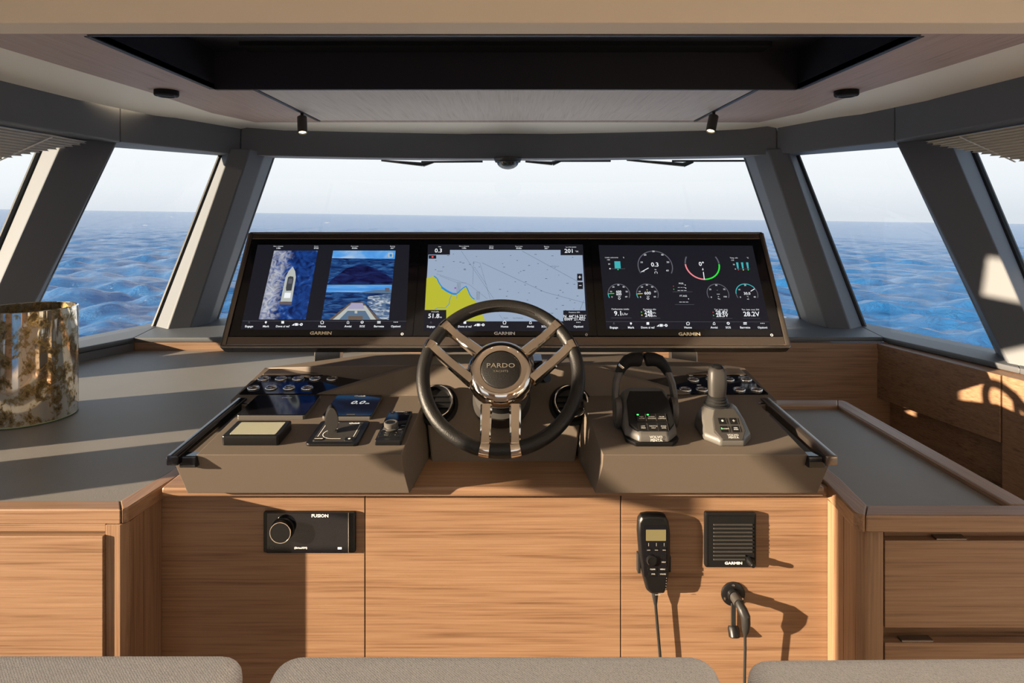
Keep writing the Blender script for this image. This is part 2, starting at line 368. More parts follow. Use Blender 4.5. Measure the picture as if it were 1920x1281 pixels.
# --- pillars : outline traced at sill and header, each a leaning bar
def pillar(name, base, top, edges):
    """base/top: list of (x,y) plan points, z sill and header"""
    bm = BM()
    b = [V((x, y, ZS-0.03)) for x, y in base]; t = [V((x, y, ZH0+0.03)) for x, y in top]
    loft(bm, [b, t]); bev(bm, 0.006, 2, 20)
    o = struct(mk(name, bm, LEATH))
    xs = sorted(range(len(base)), key=lambda i: base[i][1])
    for i in edges:
        bm = BM(); p, q = b[i], t[i]; out = V((p.x, p.y-2.0, 0)).normalized()*0.012
        tube(bm, [p+out, q+out], 0.014, 8); mk('gasket', bm, GASK, o)
    return o
def P2(px, py, z): p = atZ(px, py, z); return (p.x, p.y)
# windscreen pillars: glass-side, inner-side, inner-centre, glass-centre, outer
A_b = [(-1.775, 3.21), (-1.672, 3.13), (-1.575, 3.17), (-1.545, 3.30), (-1.566, 3.43), (-1.72, 3.42)]
A_t = [(-1.595, 3.60), (-1.495, 3.46), (-1.405, 3.50), (-1.365, 3.62), (-1.375, 3.78), (-1.54, 3.76)]
pillar('trim_6', A_b, A_t, (0, 4))
pillar('trim_7', [(-x+0.02, y) for x, y in A_b[::-1]], [(-x+0.02, y) for x, y in A_t[::-1]], (5, 1))
B_b = [(-2.06, 2.36), (-1.955, 2.28), (-1.90, 2.40), (-1.985, 2.56), (-2.06, 2.52)]
B_t = [(-2.045, 2.86), (-1.91, 2.78), (-1.79, 2.96), (-1.925, 3.15), (-2.02, 3.10)]
pillar('trim_8', B_b, B_t, (0, 3))
pillar('trim_9', [(-x, y) for x, y in B_b[::-1]], [(-x, y) for x, y in B_t[::-1]], (4, 1))
# --- windows: pane plus slim black gasket
def window(name, bot, top, bow=0.0, n=1):
    rb, rt = [], []
    for i in range(n+1):
        t = i/n; k = bow*(1-(2*t-1)**2)
        a = lerp2(bot[0], bot[1], t); b = lerp2(top[0], top[1], t)
        rb.append(V((a[0], a[1]+k, ZS-0.01))); rt.append(V((b[0], b[1]+k, ZH0+0.02)))
    bm = BM(); nrm = (rb[-1]-rb[0]).cross(rt[0]-rb[0]).normalized()
    if nrm.y < 0: nrm = -nrm
    loft(bm, [[a, b, b+nrm*0.008, a+nrm*0.008] for a, b in zip(rb, rt)])
    w_ = struct(mk(name, bm, GLASS))
    bm = BM()
    loop = rb + rt[::-1]
    tube(bm, loop, 0.011, 6, closed=True)
    mk('gasket', bm, GASK, w_)
    return w_
window('window_1', ((-1.62, 3.40), (1.64, 3.40)), ((-1.43, 3.74), (1.45, 3.74)), 0.22, 10)
window('window_2', ((-1.765, 3.24), (-1.99, 2.54)), ((-1.59, 3.64), (-1.935, 3.13)))
window('window_3', ((1.785, 3.24), (1.99, 2.54)), ((1.61, 3.64), (1.935, 3.13)))
window('window_4', ((-2.06, 2.40), (-2.10, 1.85)), ((-2.05, 2.92), (-2.10, 1.85)))
window('window_5', ((2.06, 2.40), (2.10, 0.6)), ((2.05, 2.92), (2.10, 0.6)))
# --- window ledge (upholstered), with a soft front lip
LI = [(-2.0, 2.10), (-1.815, 2.635), (-1.70, 2.92), (1.725, 2.93), (1.88, 2.34), (1.95, 1.9)]
LO = [(-2.16, 2.10), (-2.06, 2.60), (-1.80, 3.42), (1.82, 3.42), (2.06, 2.60), (2.16, 1.9)]
for k in range(5):
    bm = BM(); n = 8 if k == 2 else 1; rg = []
    for i in range(n+1):
        t = i/n; a = lerp2(LI[k], LI[k+1], t); b = lerp2(LO[k], LO[k+1], t)
        bow = 0.20*(1-(2*t-1)**2) if k == 2 else 0.0
        rg.append([V((a[0], a[1], ZS-0.022)), V((a[0], a[1], ZS)), V((b[0], b[1]+bow, ZS)), V((b[0], b[1]+bow, ZS-0.022))])
    loft(bm, rg); bev(bm, 0.004, 2, 40)
    struct(mk('trim_%d' % (10+k), bm, LEDGE))
# --- white coaming just outside the glass
bm = BM(); rg = []
CO = [(-1.56, 3.60), (-0.8, 3.80), (0, 3.86), (0.8, 3.80), (1.58, 3.60)]
for x, y in CO:
    d = V((0.0, 0.26, 0))
    rg.append([V((x, y, ZS-0.05)), V((x, y, ZS-0.015)), V((x+d.x, y+d.y, ZS-0.04)), V((x+d.x, y+d.y, ZS-0.12))])
loft(bm, rg); struct(mk('trim_15', bm, WHITE))
# --- white decks of the boat outside (foredeck ahead, side decks along the cabin)
bm = BM(); FD = [(-2.25, 3.5), (-2.15, 4.3), (-1.75, 6.0), (-1.1, 8.0), (0, 9.8), (1.1, 8.0), (1.75, 6.0), (2.15, 4.3), (2.25, 3.5)]
extr(bm, [V((x, y, 0.50-0.015*(y-3.5))) for x, y in FD], (0, 0, 0.06)); struct(mk('trim_16', bm, WHITE))
for s in (-1, 1):
    bm = BM(); box(bm, min(s*2.26, s*3.0), max(s*2.26, s*3.0), -3.2, 3.6, -0.06, 0.0); struct(mk('trim_%d' % (17.5+s*0.5), bm, WHITE))
# --- hull sides below the sills and unseen port side posts set to shape the sunlight
def wallbox(name, x0, x1, y0, y1, z0, z1, mat=LEATH):
    bm = BM(); box(bm, x0, x1, y0, y1, z0, z1); return struct(mk(name, bm, mat))
wl_ = wallbox('wall_left', -2.24, -2.12, 1.437, 2.75, 0.0, 0.868)
def part_box(name, par, x0, x1, y0, y1, z0, z1, mat, b=0.0):
    bm = BM(); box(bm, x0, x1, y0, y1, z0, z1)
    if b: bev(bm, b)
    return mk(name, bm, mat, par, world=True)
part_box('lower_panel', wl_, -2.24, -2.14, -3.0, 1.437, 0.0, 0.42, LEATH)
part_box('shading_post', wl_, -2.06, -1.97, 1.437, 1.80, 0.42, 2.2, LEATH)
part_box('sun_blocker', wl_, -2.03, -2.0, 0.53, 0.69, 1.28, 2.15, LEATH)  # unseen panel added to dim the sun on the throttle side
part_box('upper_sun_blocker', wl_, -2.06, -1.97, 1.28, 1.44, 1.93, 2.2, LEATH)  # added to keep a stray sun patch off the cross beam
part_box('shading_post', wl_, -2.06, -1.97, 1.05, 1.30, 0.42, 2.2, LEATH)
part_box('shading_post', wl_, -2.06, -1.97, -0.35, 0.36, 0.42, 2.1, LEATH)  # wide post added to keep sun off the drawer cabinet
for a, b in zip(LI[:2], LI[1:3]):
    bm = BM(); d_ = (V((*b, 0))-V((*a, 0))).normalized(); n_ = V((-d_.y, d_.x, 0))*0.03
    if n_.x > 0: n_ = -n_
    extr(bm, [V((*a, 0.5)), V((*b, 0.5)), V((*b, 0.5))+n_, V((*a, 0.5))+n_], (0, 0, 0.366)); mk('side_panel', bm, LEATH, wl_)
wr_ = wallbox('wall_right', 2.12, 2.24, -3.0, 2.75, 0.0, 0.868)
part_box('bounce_panel', wr_, 2.10, 2.2, -3.0, 0.1, 0.868, 2.15, CREAM)  # unseen cream panel added to bounce warm sun into the cabin
bk = wallbox('sky_blocking_wall', -2.2, -0.95, -3.1, -3.0, 0.0, 2.2, OAKZ)  # unseen aft wall added to cut the sky light from astern
part_box('side_panel', bk, 0.95, 2.2, -3.1, -3.0, 0.0, 2.2, OAKZ)  # other half of the added aft sky blocker
wf_ = wallbox('wall_front', -1.70, 1.72, 3.40, 3.46, 0.0, 0.86)
part_box('oak_upstand', wf_, -1.71, 0.615, 2.925, 2.95, 0.5, 0.867, OAKX)
# --- ceiling: roof slab, cream border, wood veneer panels, dark hatch well, lighting tracks
bm = BM(); box(bm, -2.35, 2.35, -3.2, 4.15, 2.20, 2.26); ceil = struct(mk('ceiling', bm, CREAM))
WO = [(-1.53, 1.62), (-1.455, 2.6), (-1.45, 3.14), (-1.36, 3.46), (0.0, 3.465), (1.36, 3.46), (1.45, 3.14), (1.455, 2.6), (1.53, 1.62)]
HT = [(-1.83, 1.62), (-1.77, 2.6), (-1.66, 3.16), (-1.46, 3.56), (0.0, 3.80), (1.46, 3.54), (1.65, 3.12), (1.76, 2.6), (1.83, 1.62)]
bm = BM()
loft(bm, [[V((a[0]*0.98, a[1]-0.03, ZC+0.012)), V((a[0], a[1], ZC+0.004)), V((lerp2(a, b, .5)[0], lerp2(a, b, .5)[1], ZC-0.006)), V((b[0], b[1], ZH1+0.004)), V((b[0], b[1], ZC+0.06)), V((a[0]*0.98, a[1]-0.03, ZC+0.06))] for a, b in zip(WO, HT)])
mk('cream_border', bm, CREAM, ceil)
def cpanel(name, pts, mat, z=ZC, th=0.02):
    bm = BM(); extr(bm, [V((x, y, z)) for x, y in pts], (0, 0, th)); bev(bm, 0.0012, 1); return mk(name, bm, mat, ceil)
for s in (-1, 1):
    cpanel('veneer_panel', [(s*1.157, 1.70), (s*1.524, 1.70), (s*1.455, 2.6), (s*1.45, 3.14), (s*1.36, 3.46), (s*1.008, 3.46), (s*1.008, 2.543), (s*1.157, 2.543)], CEILW)
    bm = BM(); box(bm, s*1.0-0.0085, s*1.0+0.0085, 2.55, 3.40, ZC-0.003, ZC+0.018); mk('lighting_track', bm, BLK, ceil)
cpanel('veneer_panel', [(-0.991, 2.545), (0.991, 2.545), (0.991, 3.395), (-0.991, 3.395)], CEILX)
cpanel('veneer_panel', [(-1.006, 3.402), (1.006, 3.402), (1.006, 3.46), (-1.006, 3.46)], CEILW)
bm = BM()
for pts in ([(-1.157, 2.54), (1.157, 2.54), (1.157, 2.56), (-1.157, 2.56)], [(-1.157, 1.79), (-1.157, 2.54), (-1.175, 2.54), (-1.175, 1.79)], [(1.157, 1.79), (1.157, 2.54), (1.175, 2.54), (1.175, 1.79)], [(-1.157, 1.775), (1.157, 1.775), (1.157, 1.79), (-1.157, 1.79)]):
    extr(bm, [V((x, y, ZC-0.002)) for x, y in pts], (0, 0, 0.155))
box(bm, -1.18, 1.18, 1.775, 2.56, ZC+0.15, ZC+0.17)
mk('hatch_well', bm, RECESS, ceil)
bm = BM(); box(bm, -1.0, 1.0, 2.40, 2.50, ZC+0.135, ZC+0.15); mk('hatch_blind', bm, BLKM, ceil)
bm = BM(); box(bm, -2.2, 2.2, 1.600, 1.700, 1.930, 2.20); bev(bm, 0.004); mk('cross_beam', bm, TAN, ceil)
bm = BM(); box(bm, -2.2, 2.2, 1.70, 1.79, ZC+0.0005, ZC+0.015); mk('veneer_strip', bm, CEILW, ceil)
# round ceiling speakers
for s, lb in ((312, 'round black ceiling speaker in the wood veneer on the vase side of the cabin'), (1587, 'round black ceiling speaker in the wood veneer on the tray worktop side')):
    p = atZ(s, 170, ZC); t = thing('ceiling_speaker', lb, 'speaker', (p.x, p.y, ZC), group='round ceiling speakers')
    bm = BM(); lathe(bm, [(0.046, 0), (0.046, -0.018), (0.043, -0.022), (0.0, -0.022)], 28); mk('housing', bm, BLKM, t)
    bm = BM(); torus(bm, 0.032, 0.0025, 28, 6, Matrix.Translation(V((0, 0, -0.0225)))); mk('grille_ring', bm, BLK, t)
# unseen fill lamps added aft of the helm chairs to brighten the cabin
for k, (x, y) in enumerate(((-1.1, -0.1), (-0.37, -0.1), (0.37, -0.1), (1.1, -0.1), (-1.1, -1.4), (-0.37, -1.4), (0.37, -1.4), (1.1, -1.4))):
    t = thing('saloon_fill_lamp', 'small unseen added downlight in the saloon ceiling', 'fill_lamp', (x, y, 2.20), group='added saloon fill lamps')
    bm = BM(); lathe(bm, [(0.05, 0.0), (0.05, -0.006), (0.040, -0.008), (0.038, -0.002), (0.0, -0.002)], 24); mk('trim_ring', bm, SIL, t)
    bm = BM(); lathe(bm, [(0.036, -0.002), (0.036, -0.004), (0.0, -0.004)], 20); mk('diffuser', bm, LAMP, t)
    ld = bpy.data.lights.new('fill_lamp', 'SPOT'); lo_ = bpy.data.objects.new('fill_lamp', ld); COL.objects.link(lo_); lo_.parent = t
    lo_.location = (0, 0, -0.012); ld.energy = 7; ld.color = (1, 0.88, 0.74); ld.spot_size = 2.4; ld.spot_blend = 0.7; ld.shadow_soft_size = 0.04
# spotlights on the tracks
for px, py, lean, lb in ((557, 211, 0.10, 'small black cylinder spotlight on the ceiling track nearer the vase'), (1346, 209, -0.22, 'small black cylinder spotlight on the ceiling track nearer the tray worktop')):
    p = atZ(px, py, ZC); p.x = -1.0 if px < VX else 1.0
    t = thing('track_spotlight', lb, 'spotlight', (p.x, p.y, ZC), group='ceiling track spotlights')
    bm = BM(); lathe(bm, [(0.008, 0.006), (0.008, -0.03)], 12); mk('stem', bm, BLK, t)
    M = Matrix.Translation(V((0, 0, -0.022))) @ Matrix.Rotation(-lean*1.3, 4, 'Y') @ Matrix.Rotation(-0.30, 4, 'X')
    bm = BM(); lathe(bm, [(0.0, 0.0), (0.021, 0.0), (0.023, -0.002), (0.023, -0.082), (0.019, -0.085), (0.019, -0.078), (0, -0.078)], 24, M); mk('housing', bm, DGREY, t)
    bm = BM(); lathe(bm, [(0.0, -0.079), (0.0175, -0.0795), (0.0, -0.082)], 20, M); mk('lens', bm, LAMP, t)
    ld = bpy.data.lights.new('spot_glow', 'SPOT'); lo_ = bpy.data.objects.new('spot_glow', ld); COL.objects.link(lo_); lo_.parent = t
    lo_.matrix_local = M @ Matrix.Translation(V((0, 0, -0.09))); ld.energy = 3; ld.color = (1, 0.75, 0.45); ld.spot_size = 0.9; ld.shadow_soft_size = 0.015

# ================================================================== PLEATED SIDE BLINDS
for s, lb, fy in ((-1, 'pleated blind tinted grey for shade, gathered at the side window beyond the vase', 2.86), (1, 'pleated blind tinted cream for sunlight, gathered at the side window above the stairwell', 2.86)):
    t = thing('pleated_blind', lb, 'blind', (s*1.97, 2.0, ZH0), group='side window blinds')
    M = pm('blind_cloth_sunlit', (0.62, 0.57, 0.47), 0.8) if s > 0 else M  # warm sunlight is put into this cloth colour
    if s < 0:
        M = pm('blind_cloth_shaded', (0.55, 0.53, 0.50), 0.8)  # same cloth, greyed in its colour for the shaded side
    N = 15
    for k in range(N):
        z = ZH0-0.004-0.0105*k; yf = 2.84-0.62*(k/N); xo = 1.86+0.075*k/N
        bm = BM()
        prof = [(xo, z), (xo+0.006, z-0.0052), (xo, z-0.0106), (xo+0.03, z-0.0106), (xo+0.03, z)]
        loft(bm, [[V((s*x, yf+(xo+0.02-x)*0.3, zz)) for x, zz in prof], [V((s*(x+0.03), 1.2, zz)) for x, zz in prof]])
        mk('pleat', bm, M, t, world=True, smooth=0)
    bm = BM()
    tube(bm, [V((s*(1.857+0.07*q), 2.62-0.20*q, ZH0-0.01-0.12*q)) for q in (0, .25, .5, .75, 1.0)], 0.003, 6)
    mk('cord', bm, INK, t, world=True)

# ================================================================== WIPERS and COMPASS at the windscreen top
def glass_pt(px, py, off=0.06):
    y = 3.97; p = atY(px, py, y+off); return p
for (pv, el, tip, b0, b1, lb) in (((715, 301), (793, 308.5), (815, 303.5), (790, 303.8), (905, 303), 'black windscreen wiper between the compass and the pillar beyond the vase'),
                          ((985, 303), (1036, 306.5), (1052, 302), (1040, 302), (1145, 302), 'short black windscreen wiper close beside the compass'),
                          ((1175, 300), (1282, 309), (1300, 304), (1260, 302), (1440, 301.5), 'long black windscreen wiper reaching to the pillar beyond the tray worktop')):
    p = glass_pt(*pv); t = thing('windscreen_wiper', lb, 'wiper', tuple(p), group='windscreen wipers')
    bm = BM(); tube(bm, [glass_pt(*pv), glass_pt(*el)], [0.006, 0.013], 6); mk('arm', bm, BLK, t, world=True)
    bm = BM(); tube(bm, [glass_pt(*el), glass_pt(*tip)], [0.016, 0.006], 6); mk('joint', bm, BLK, t, world=True)
    bm = BM(); tube(bm, [glass_pt(*b0), glass_pt(*b1)], 0.0065, 6); mk('blade', bm, BLK, t, world=True)
p = V((pxx(952, 3.72), 3.72, ZH0)); t = thing('bubble_compass', 'black domed compass hanging under the windscreen header', 'compass', tuple(p))
bm = BM(); lathe(bm, [(0.0, 0.004), (0.078, 0.004), (0.081, -0.004), (0.076, -0.018), (0.066, -0.024), (0.0, -0.02)], 36); mk('mount_ring', bm, DGREY, t)
bm = BM(); lathe(bm, [(0.064, -0.022), (0.060, -0.036), (0.050, -0.049), (0.034, -0.059), (0.017, -0.064), (0.0, -0.066)], 32, cap=False)
mk('bubble', bm, glassmat('compass_glass', (0.25, 0.27, 0.28), 0.12), t)
bm = BM(); lathe(bm, [(0.0, -0.025), (0.045, -0.026), (0.04, -0.04), (0.0, -0.046)], 28); cc = mk('compass_card', bm, BLK, t)
bm = BM()
for k in range(12):
    a = 2*PI*k/12; M = Matrix.Rotation(a, 4, 'Z') @ Matrix.Translation(V((0.0445, 0, -0.032)))
    box(bm, -0.001, 0.0016, -0.002, 0.002, -0.006, 0.004, M)
mk('dial_mark', bm, pm('yellow_mark', (0.8, 0.75, 0.2), 0.5), cc)
bm = BM(); torus(bm, 0.07, 0.004, 32, 8, Matrix.Translation(V((0, 0, -0.022)))); mk('lock_ring', bm, BLK, t)

# ================================================================== COUNTERS AND CABINETS
ZT = 0.83
YP = 1.475                     # wooden helm panel plane
# --- left cabinet
t = thing('oak_cabinet', 'oak cabinet with a wide drawer front under the worktop that carries the vase', 'cabinet', (-1.3, 1.6, 0))
yl = 1.345
part_box('body', t, -1.95, -0.83, yl+0.012, 2.9, 0.0, 0.795, OAKX)
part_box('top_rail', t, -1.95, pxx(199, yl)-0.001, yl, yl+0.03, pzz(997, yl), 0.80, OAKX, 0.001)
d = part_box('drawer_front', t, -1.95, pxx(193, yl-0.012), yl-0.012, yl+0.012, 0.25, pzz(1006, yl-0.012), OAKX, 0.0015)
bm = BM(); extr(bm, [V((x, y, 0.0)) for x, y in ((pxx(200, yl), yl-0.004), (pxx(228, yl), yl-0.004), (pxx(236, yl), yl+0.012), (pxx(236, yl), yl+0.03), (pxx(200, yl), yl+0.03))], (0, 0, 0.80)); bev(bm, 0.001, 1)
mk('corner_post', bm, OAKZ, t, world=True)
xa, xb = pxx(237, 1.345), pxx(304, YP)
for y0, y1 in ((1.358, 1.404), (1.4055, YP-0.002)):
    f = lambda y: xa+(xb-xa)*(y-1.345)/(YP-1.345)
    bm = BM(); extr(bm, [V((f(y0)-0.03, y0, 0)), V((f(y0), y0, 0)), V((f(y1), y1, 0)), V((f(y1)-0.03, y1, 0))], (0, 0, 0.80)); mk('side_board', bm, OAKZ, t, world=True)
# --- left worktop
t = thing('worktop', 'wide dark leather worktop with oak edging, carrying the glass vase', 'worktop', (-1.3, 1.9, ZT-0.03))
q0 = atZ(225, 941, ZT); q1 = atZ(318, 886, ZT)
bm = BM(); extr(bm, [V((x, y, ZT-0.03)) for x, y in ((-1.98, q0.y), (q0.x, q0.y), (q1.x, q1.y+0.02), (-0.815, 1.62), (-0.815, 1.93), (0.60, 1.93), (0.60, 2.92), (-1.72, 2.92), (-1.83, 2.62), (-1.98, 2.2))], (0, 0, 0.03)); mk('leather_surface', bm, COUNT, t, world=True)
c0 = atZ(232, 957, ZT)
bm = BM(); extr(bm, [V((x, y, ZT-0.0295)) for x, y in ((-1.98, c0.y), (c0.x-0.006, c0.y), (q0.x, q0.y), (-1.98, q0.y))], (0, 0, 0.0315)); bev(bm, 0.003, 2); mk('edging', bm, OAKX, t, world=True)
c1 = atZ(335, 893, ZT)
bm = BM(); extr(bm, [V((x, y, ZT-0.0295)) for x, y in ((c0.x-0.004, c0.y), (c0.x+0.004, c0.y+0.008), (c1.x, c1.y), (c1.x+0.01, 1.62), (q1.x, 1.62), (q1.x, q1.y), (q0.x, q0.y))], (0, 0, 0.0315)); bev(bm, 0.003, 2); mk('edging', bm, OAKY, t, world=True)
# low oak fiddle along the window side of the left worktop
def barp(bm, a, b, wd, z0, z1):
    a = V(a).to_3d(); b = V(b).to_3d(); d = (b-a).normalized(); n = V((-d.y, d.x, 0))*wd
    extr(bm, [V((p.x, p.y, z0)) for p in (a, b, b+n, a+n)], (0, 0, z1-z0))
f0 = atZ(123, 686, ZT); f1 = atZ(284, 646, ZT)
bm = BM(); barp(bm, (f0.x, f0.y), (f1.x, f1.y), 0.018, ZT, ZT+0.012); mk('fiddle_rail', bm, OAKX, t, world=True)
bm = BM(); barp(bm, (f1.x, f1.y), (-0.3, 2.86), 0.05, ZT, ZT+0.012); mk('fiddle_rail', bm, OAKX, t, world=True)
# --- right drawer cabinet
t = thing('drawer_cabinet', 'oak drawer cabinet with bronze pulls under the framed tray worktop', 'cabinet', (0.95, 1.6, 0))
yr = 1.345
part_box('body', t, 0.80, 1.13, yr+0.03, 2.14, 0.0, 0.7935, OAKX)
part_box('back_strip', t, pxx(1658, yr+.02), 1.13, yr+0.02, yr+0.04, pzz(1010, yr+0.02), 0.7935, OAKX)
for zt, zb, hx0, hx1 in ((pzz(1014, yr), pzz(1178, yr), 1757, 1815), (pzz(1206, yr), 0.36, 1692, 1752), (0.345, 0.05, 1692, 1752)):
    d = part_box('drawer', t, pxx(1659, yr), 1.35, yr, yr+0.022, zb, zt, OAKX, 0.0015)
    bm = BM(); box(bm, pxx(hx0, yr), pxx(hx1, yr), yr+0.002, yr+0.020, zt-0.001, zt+0.004); bev(bm, 0.001, 1); mk('pull', bm, BRZ, d, world=True)
bm = BM(); pts = []
xc_, yc_ = pxx(1632, yr)+0.0, yr+0.03
pts = [(pxx(1655, yr), yr-0.002), (pxx(1627, yr), yr-0.002)]
for k in range(6):
    a = math.radians(-90-18*k*1.0); pts.append((pxx(1627, yr)+0.018*math.cos(a), yr+0.016+0.018*math.sin(a)))
pts += [(pts[-1][0], yr+0.034), (pxx(1655, yr), yr+0.034)]
bm = BM(); extr(bm, [V((x, y, 0)) for x, y in pts], (0, 0, 0.7935)); mk('corner_post', bm, OAKZ, t, world=True)
xa, xb = pxx(1606, 1.36), pxx(1551, YP)
for y0, y1 in ((1.364, 1.408), (1.4095, YP-0.002)):
    f = lambda y: xa+(xb-xa)*(y-1.36)/(YP-1.36)
    bm = BM(); extr(bm, [V((f(y0), y0, 0)), V((f(y0)+0.03, y0, 0)), V((f(y1)+0.03, y1, 0)), V((f(y1), y1, 0))], (0, 0, 0.7935)); mk('side_board', bm, OAKZ, t, world=True)
# --- right worktop: recessed tray inside a raised oak frame
t = thing('tray_worktop', 'grey leather tray worktop inside a raised oak frame beside the stairwell', 'worktop', (0.95, 1.7, ZT-0.04))
o_fl, o_fr = atZ(1612, 967, ZT), V((1.135, 0, 0)); yf = o_fl.y
o_in = atZ(1549, 905, ZT)
i_fl = atZ(1627, 947, ZT); yi = i_fl.y
XR, XRi, YB, YBi = 1.135, 1.085, 2.145, 2.085
bm = BM(); extr(bm, [V((x, y, ZT-0.034)) for x, y in ((i_fl.x, yi-0.01), (1.10, yi-0.01), (1.10, 2.10), (0.60, 2.10), (0.60, 1.66), (0.70, 1.55), (o_in.x+0.04, o_in.y))], (0, 0, 0.02)); mk('leather_surface', bm, COUNT, t, world=True)
def edge(pts, mat):
    bm = BM(); extr(bm, [V((x, y, ZT-0.036)) for x, y in pts], (0, 0, 0.036)); bev(bm, 0.004, 2); mk('edging', bm, mat, t, world=True)
edge(((o_fl.x+0.012, yf), (XR+0.3, yf), (XR+0.3, yi), (i_fl.x, yi)), OAKX)
edge(((o_fl.x+0.011, yf), (o_fl.x+0.002, yf+0.004), (o_fl.x-0.004, yf+0.014), (o_in.x, o_in.y), (o_in.x, 1.62), (o_in.x+0.045, 1.62), (o_in.x+0.045, o_in.y+0.02), (i_fl.x-0.001, yi)), OAKY)
edge(((XRi, yi+0.001), (XR, yi+0.001), (XR, YB-0.02), (XR-0.006, YB-0.006), (XR-0.02, YB), (XRi, YBi)), OAKY)
edge(((XRi-0.001, YBi), (XR-0.021, YB), (0.62, YB), (0.62, YBi)), OAKX)
# --- companionway walls to starboard
wb = part_box('wall_panel', wr_, 0.62, 1.74, 2.90, 2.93, 0.0, 0.868, OAKX)
part_box('wall_panel', wr_, 0.62, 1.70, 2.895, 2.90, 0.78, 0.845, OAKX)
def vwall(par, name, a, b, th, z0, z1, mat):
    bm = BM(); a = V((*a, 0)); b = V((*b, 0)); d = (b-a).normalized(); n = V((-d.y, d.x, 0))*th
    if n.x < 0: n = -n
    extr(bm, [V((p.x, p.y, z0)) for p in (a, b, b+n, a+n)], (0, 0, z1-z0)); bev(bm, 0.002, 1)
    return mk(name, bm, mat, par, world=True)
OAKD = oak('oak_grain_along_wall', 1, *OA)
cA, cB = (1.675, 2.92), (1.80, 2.33)
vwall(wr_, 'wall_panel', cA, cB, 0.12, 0.62, 0.866, OAKD)
vwall(wr_, 'wall_panel', (1.803, 2.325), (1.95, 1.60), 0.16, 0.0, 0.867, OAKD)
vwall(wr_, 'wall_panel', (1.73, 2.93), (1.97, 1.90), 0.05, 0.20, 0.64, OAKD)
vwall(wr_, 'wall_panel', (1.715, 2.80), (1.93, 1.88), 0.04, 0.0, 0.44, OAKD)

# ================================================================== HELM BASE (three oak panels and a ledge)
t = thing('oak_helm_cabinet', 'oak helm cabinet of three flush panels below the grey console', 'cabinet', (0, 1.6, 0))
x0, x1, x2, x3 = pxx(303, YP)-0.02, pxx(684.5, YP), pxx(1164, YP), pxx(1552, YP)+0.02
for a, b in ((x0, x1-0.0012), (x1+0.0012, x2-0.0012), (x2+0.0012, x3)):
    part_box('panel', t, a, b, YP, YP+0.02, 0.0, 0.822, OAKX, 0.0008)
part_box('backing', t, x0, x3, YP+0.019, YP+0.03, 0.0, 0.815, BLKM)
part_box('ledge', t, -0.765, 0.722, YP-0.04, 1.90, 0.818, 0.838, OAKX, 0.004)

# ================================================================== CONSOLE
ZP0, YP0, SL = 0.94, 1.36, 0.0875
def zp(y): return ZP0 + SL*(y-YP0)
DECK = Frame((0, YP0, ZP0), (1, 0, 0), (0, 1, SL))
con = thing('helm_console', 'soft grey sculpted helm console with two pods around the steering wheel', 'console', (0, 1.6, 0.84))
def mir(pts): return pts + [(-x, y) for x, y in pts[::-1]]
top = mir([(-0.205, 1.74), (-0.214, 1.36), (-0.65, 1.36), (-0.655, 1.628), (-0.712, 1.668), (-0.722, 1.925)])
R0 = [V((x, y, zp(y))) for x, y in top]
def fy(y, z): return y + (0.0 if y > 1.5 else (ZP0-z)*0.42)
R1 = [V((x, fy(y, 0.912), 0.912 if y < 1.5 else zp(y)-0.03)) for x, y in top]
mid = mir([(-0.205, 1.74), (-0.212, 1.36), (-0.700, 1.36), (-0.705, 1.628), (-0.716, 1.668), (-0.724, 1.925)])
R2 = [V((x, fy(y, 0.912), 0.912 if y < 1.5 else zp(y)-0.03)) for x, y in mid]
bot = mir([(-0.178, 1.72), (-0.203, 1.36), (-0.690, 1.36), (-0.695, 1.628), (-0.70, 1.668), (-0.71, 1.925)])
R3 = [V((x, fy(y, 0.84), 0.84)) for x, y in bot]
for r, q in ((R1, R0), (R2, R1)):
    for i, p in enumerate(r):
        if (p-q[i]).length < 0.004: r[i] = q[i].copy()
bm = BM(); loft(bm, [R0, R1, R2, R3]); bmesh.ops.dissolve_degenerate(bm, dist=1e-4, edges=bm.edges)
bev(bm, 0.009, 3, 30)
NW = V((0, -0.777, 0.629)); 
def zwall(y): return 0.83+1.235*(y-1.583)
L1 = V((-0.502, 1.698, zwall(1.698))); C2 = V((-0.245, 1.753, zwall(1.753)))
half = [L1, V((-0.212, 1.696, zwall(1.696)-0.002)), V((-0.178, 1.585, zwall(1.585)))]
mr = lambda p: V((-p.x, p.y, p.z))
poly = [C2] + half + [mr(p) for p in half[::-1]] + [mr(C2)]
b2 = BM(); extr(b2, poly, V((0, 0.016, 0))); bev(b2, 0.005, 2, 30); join(bm, b2)
J1 = V((-0.722, 1.925, zp(1.925)+0.001)); K1 = atY(692, 664, 1.975); K1.x = -abs(K1.x)
b2 = BM()
J1b, K1b, C2b = [p+V((0, 0, -0.09)) for p in (J1, K1, C2)]
vv = {}
def gv(p):
    k = (round(p.x, 4), round(p.y, 4), round(p.z, 4))
    if k not in vv: vv[k] = b2.verts.new(p)
    return vv[k]
for f in ((J1, C2, K1), (C2, mr(C2), mr(K1), K1), (mr(C2), mr(J1), mr(K1)), (J1b, K1b, C2b), (C2b, K1b, mr(K1b), mr(C2b)), (mr(C2b), mr(K1b), mr(J1b)),
          (J1, J1b, C2b, C2), (C2, C2b, mr(C2b), mr(C2)), (mr(C2), mr(C2b), mr(J1b), mr(J1)), (mr(J1), mr(J1b), mr(K1b), mr(K1)), (mr(K1), mr(K1b), K1b, K1), (K1, K1b, J1b, J1)):
    b2.faces.new([gv(p) for p in f])
bev(b2, 0.003, 2, 25); join(bm, b2)
mk('body', bm, CONS, con, world=True, smooth=30)
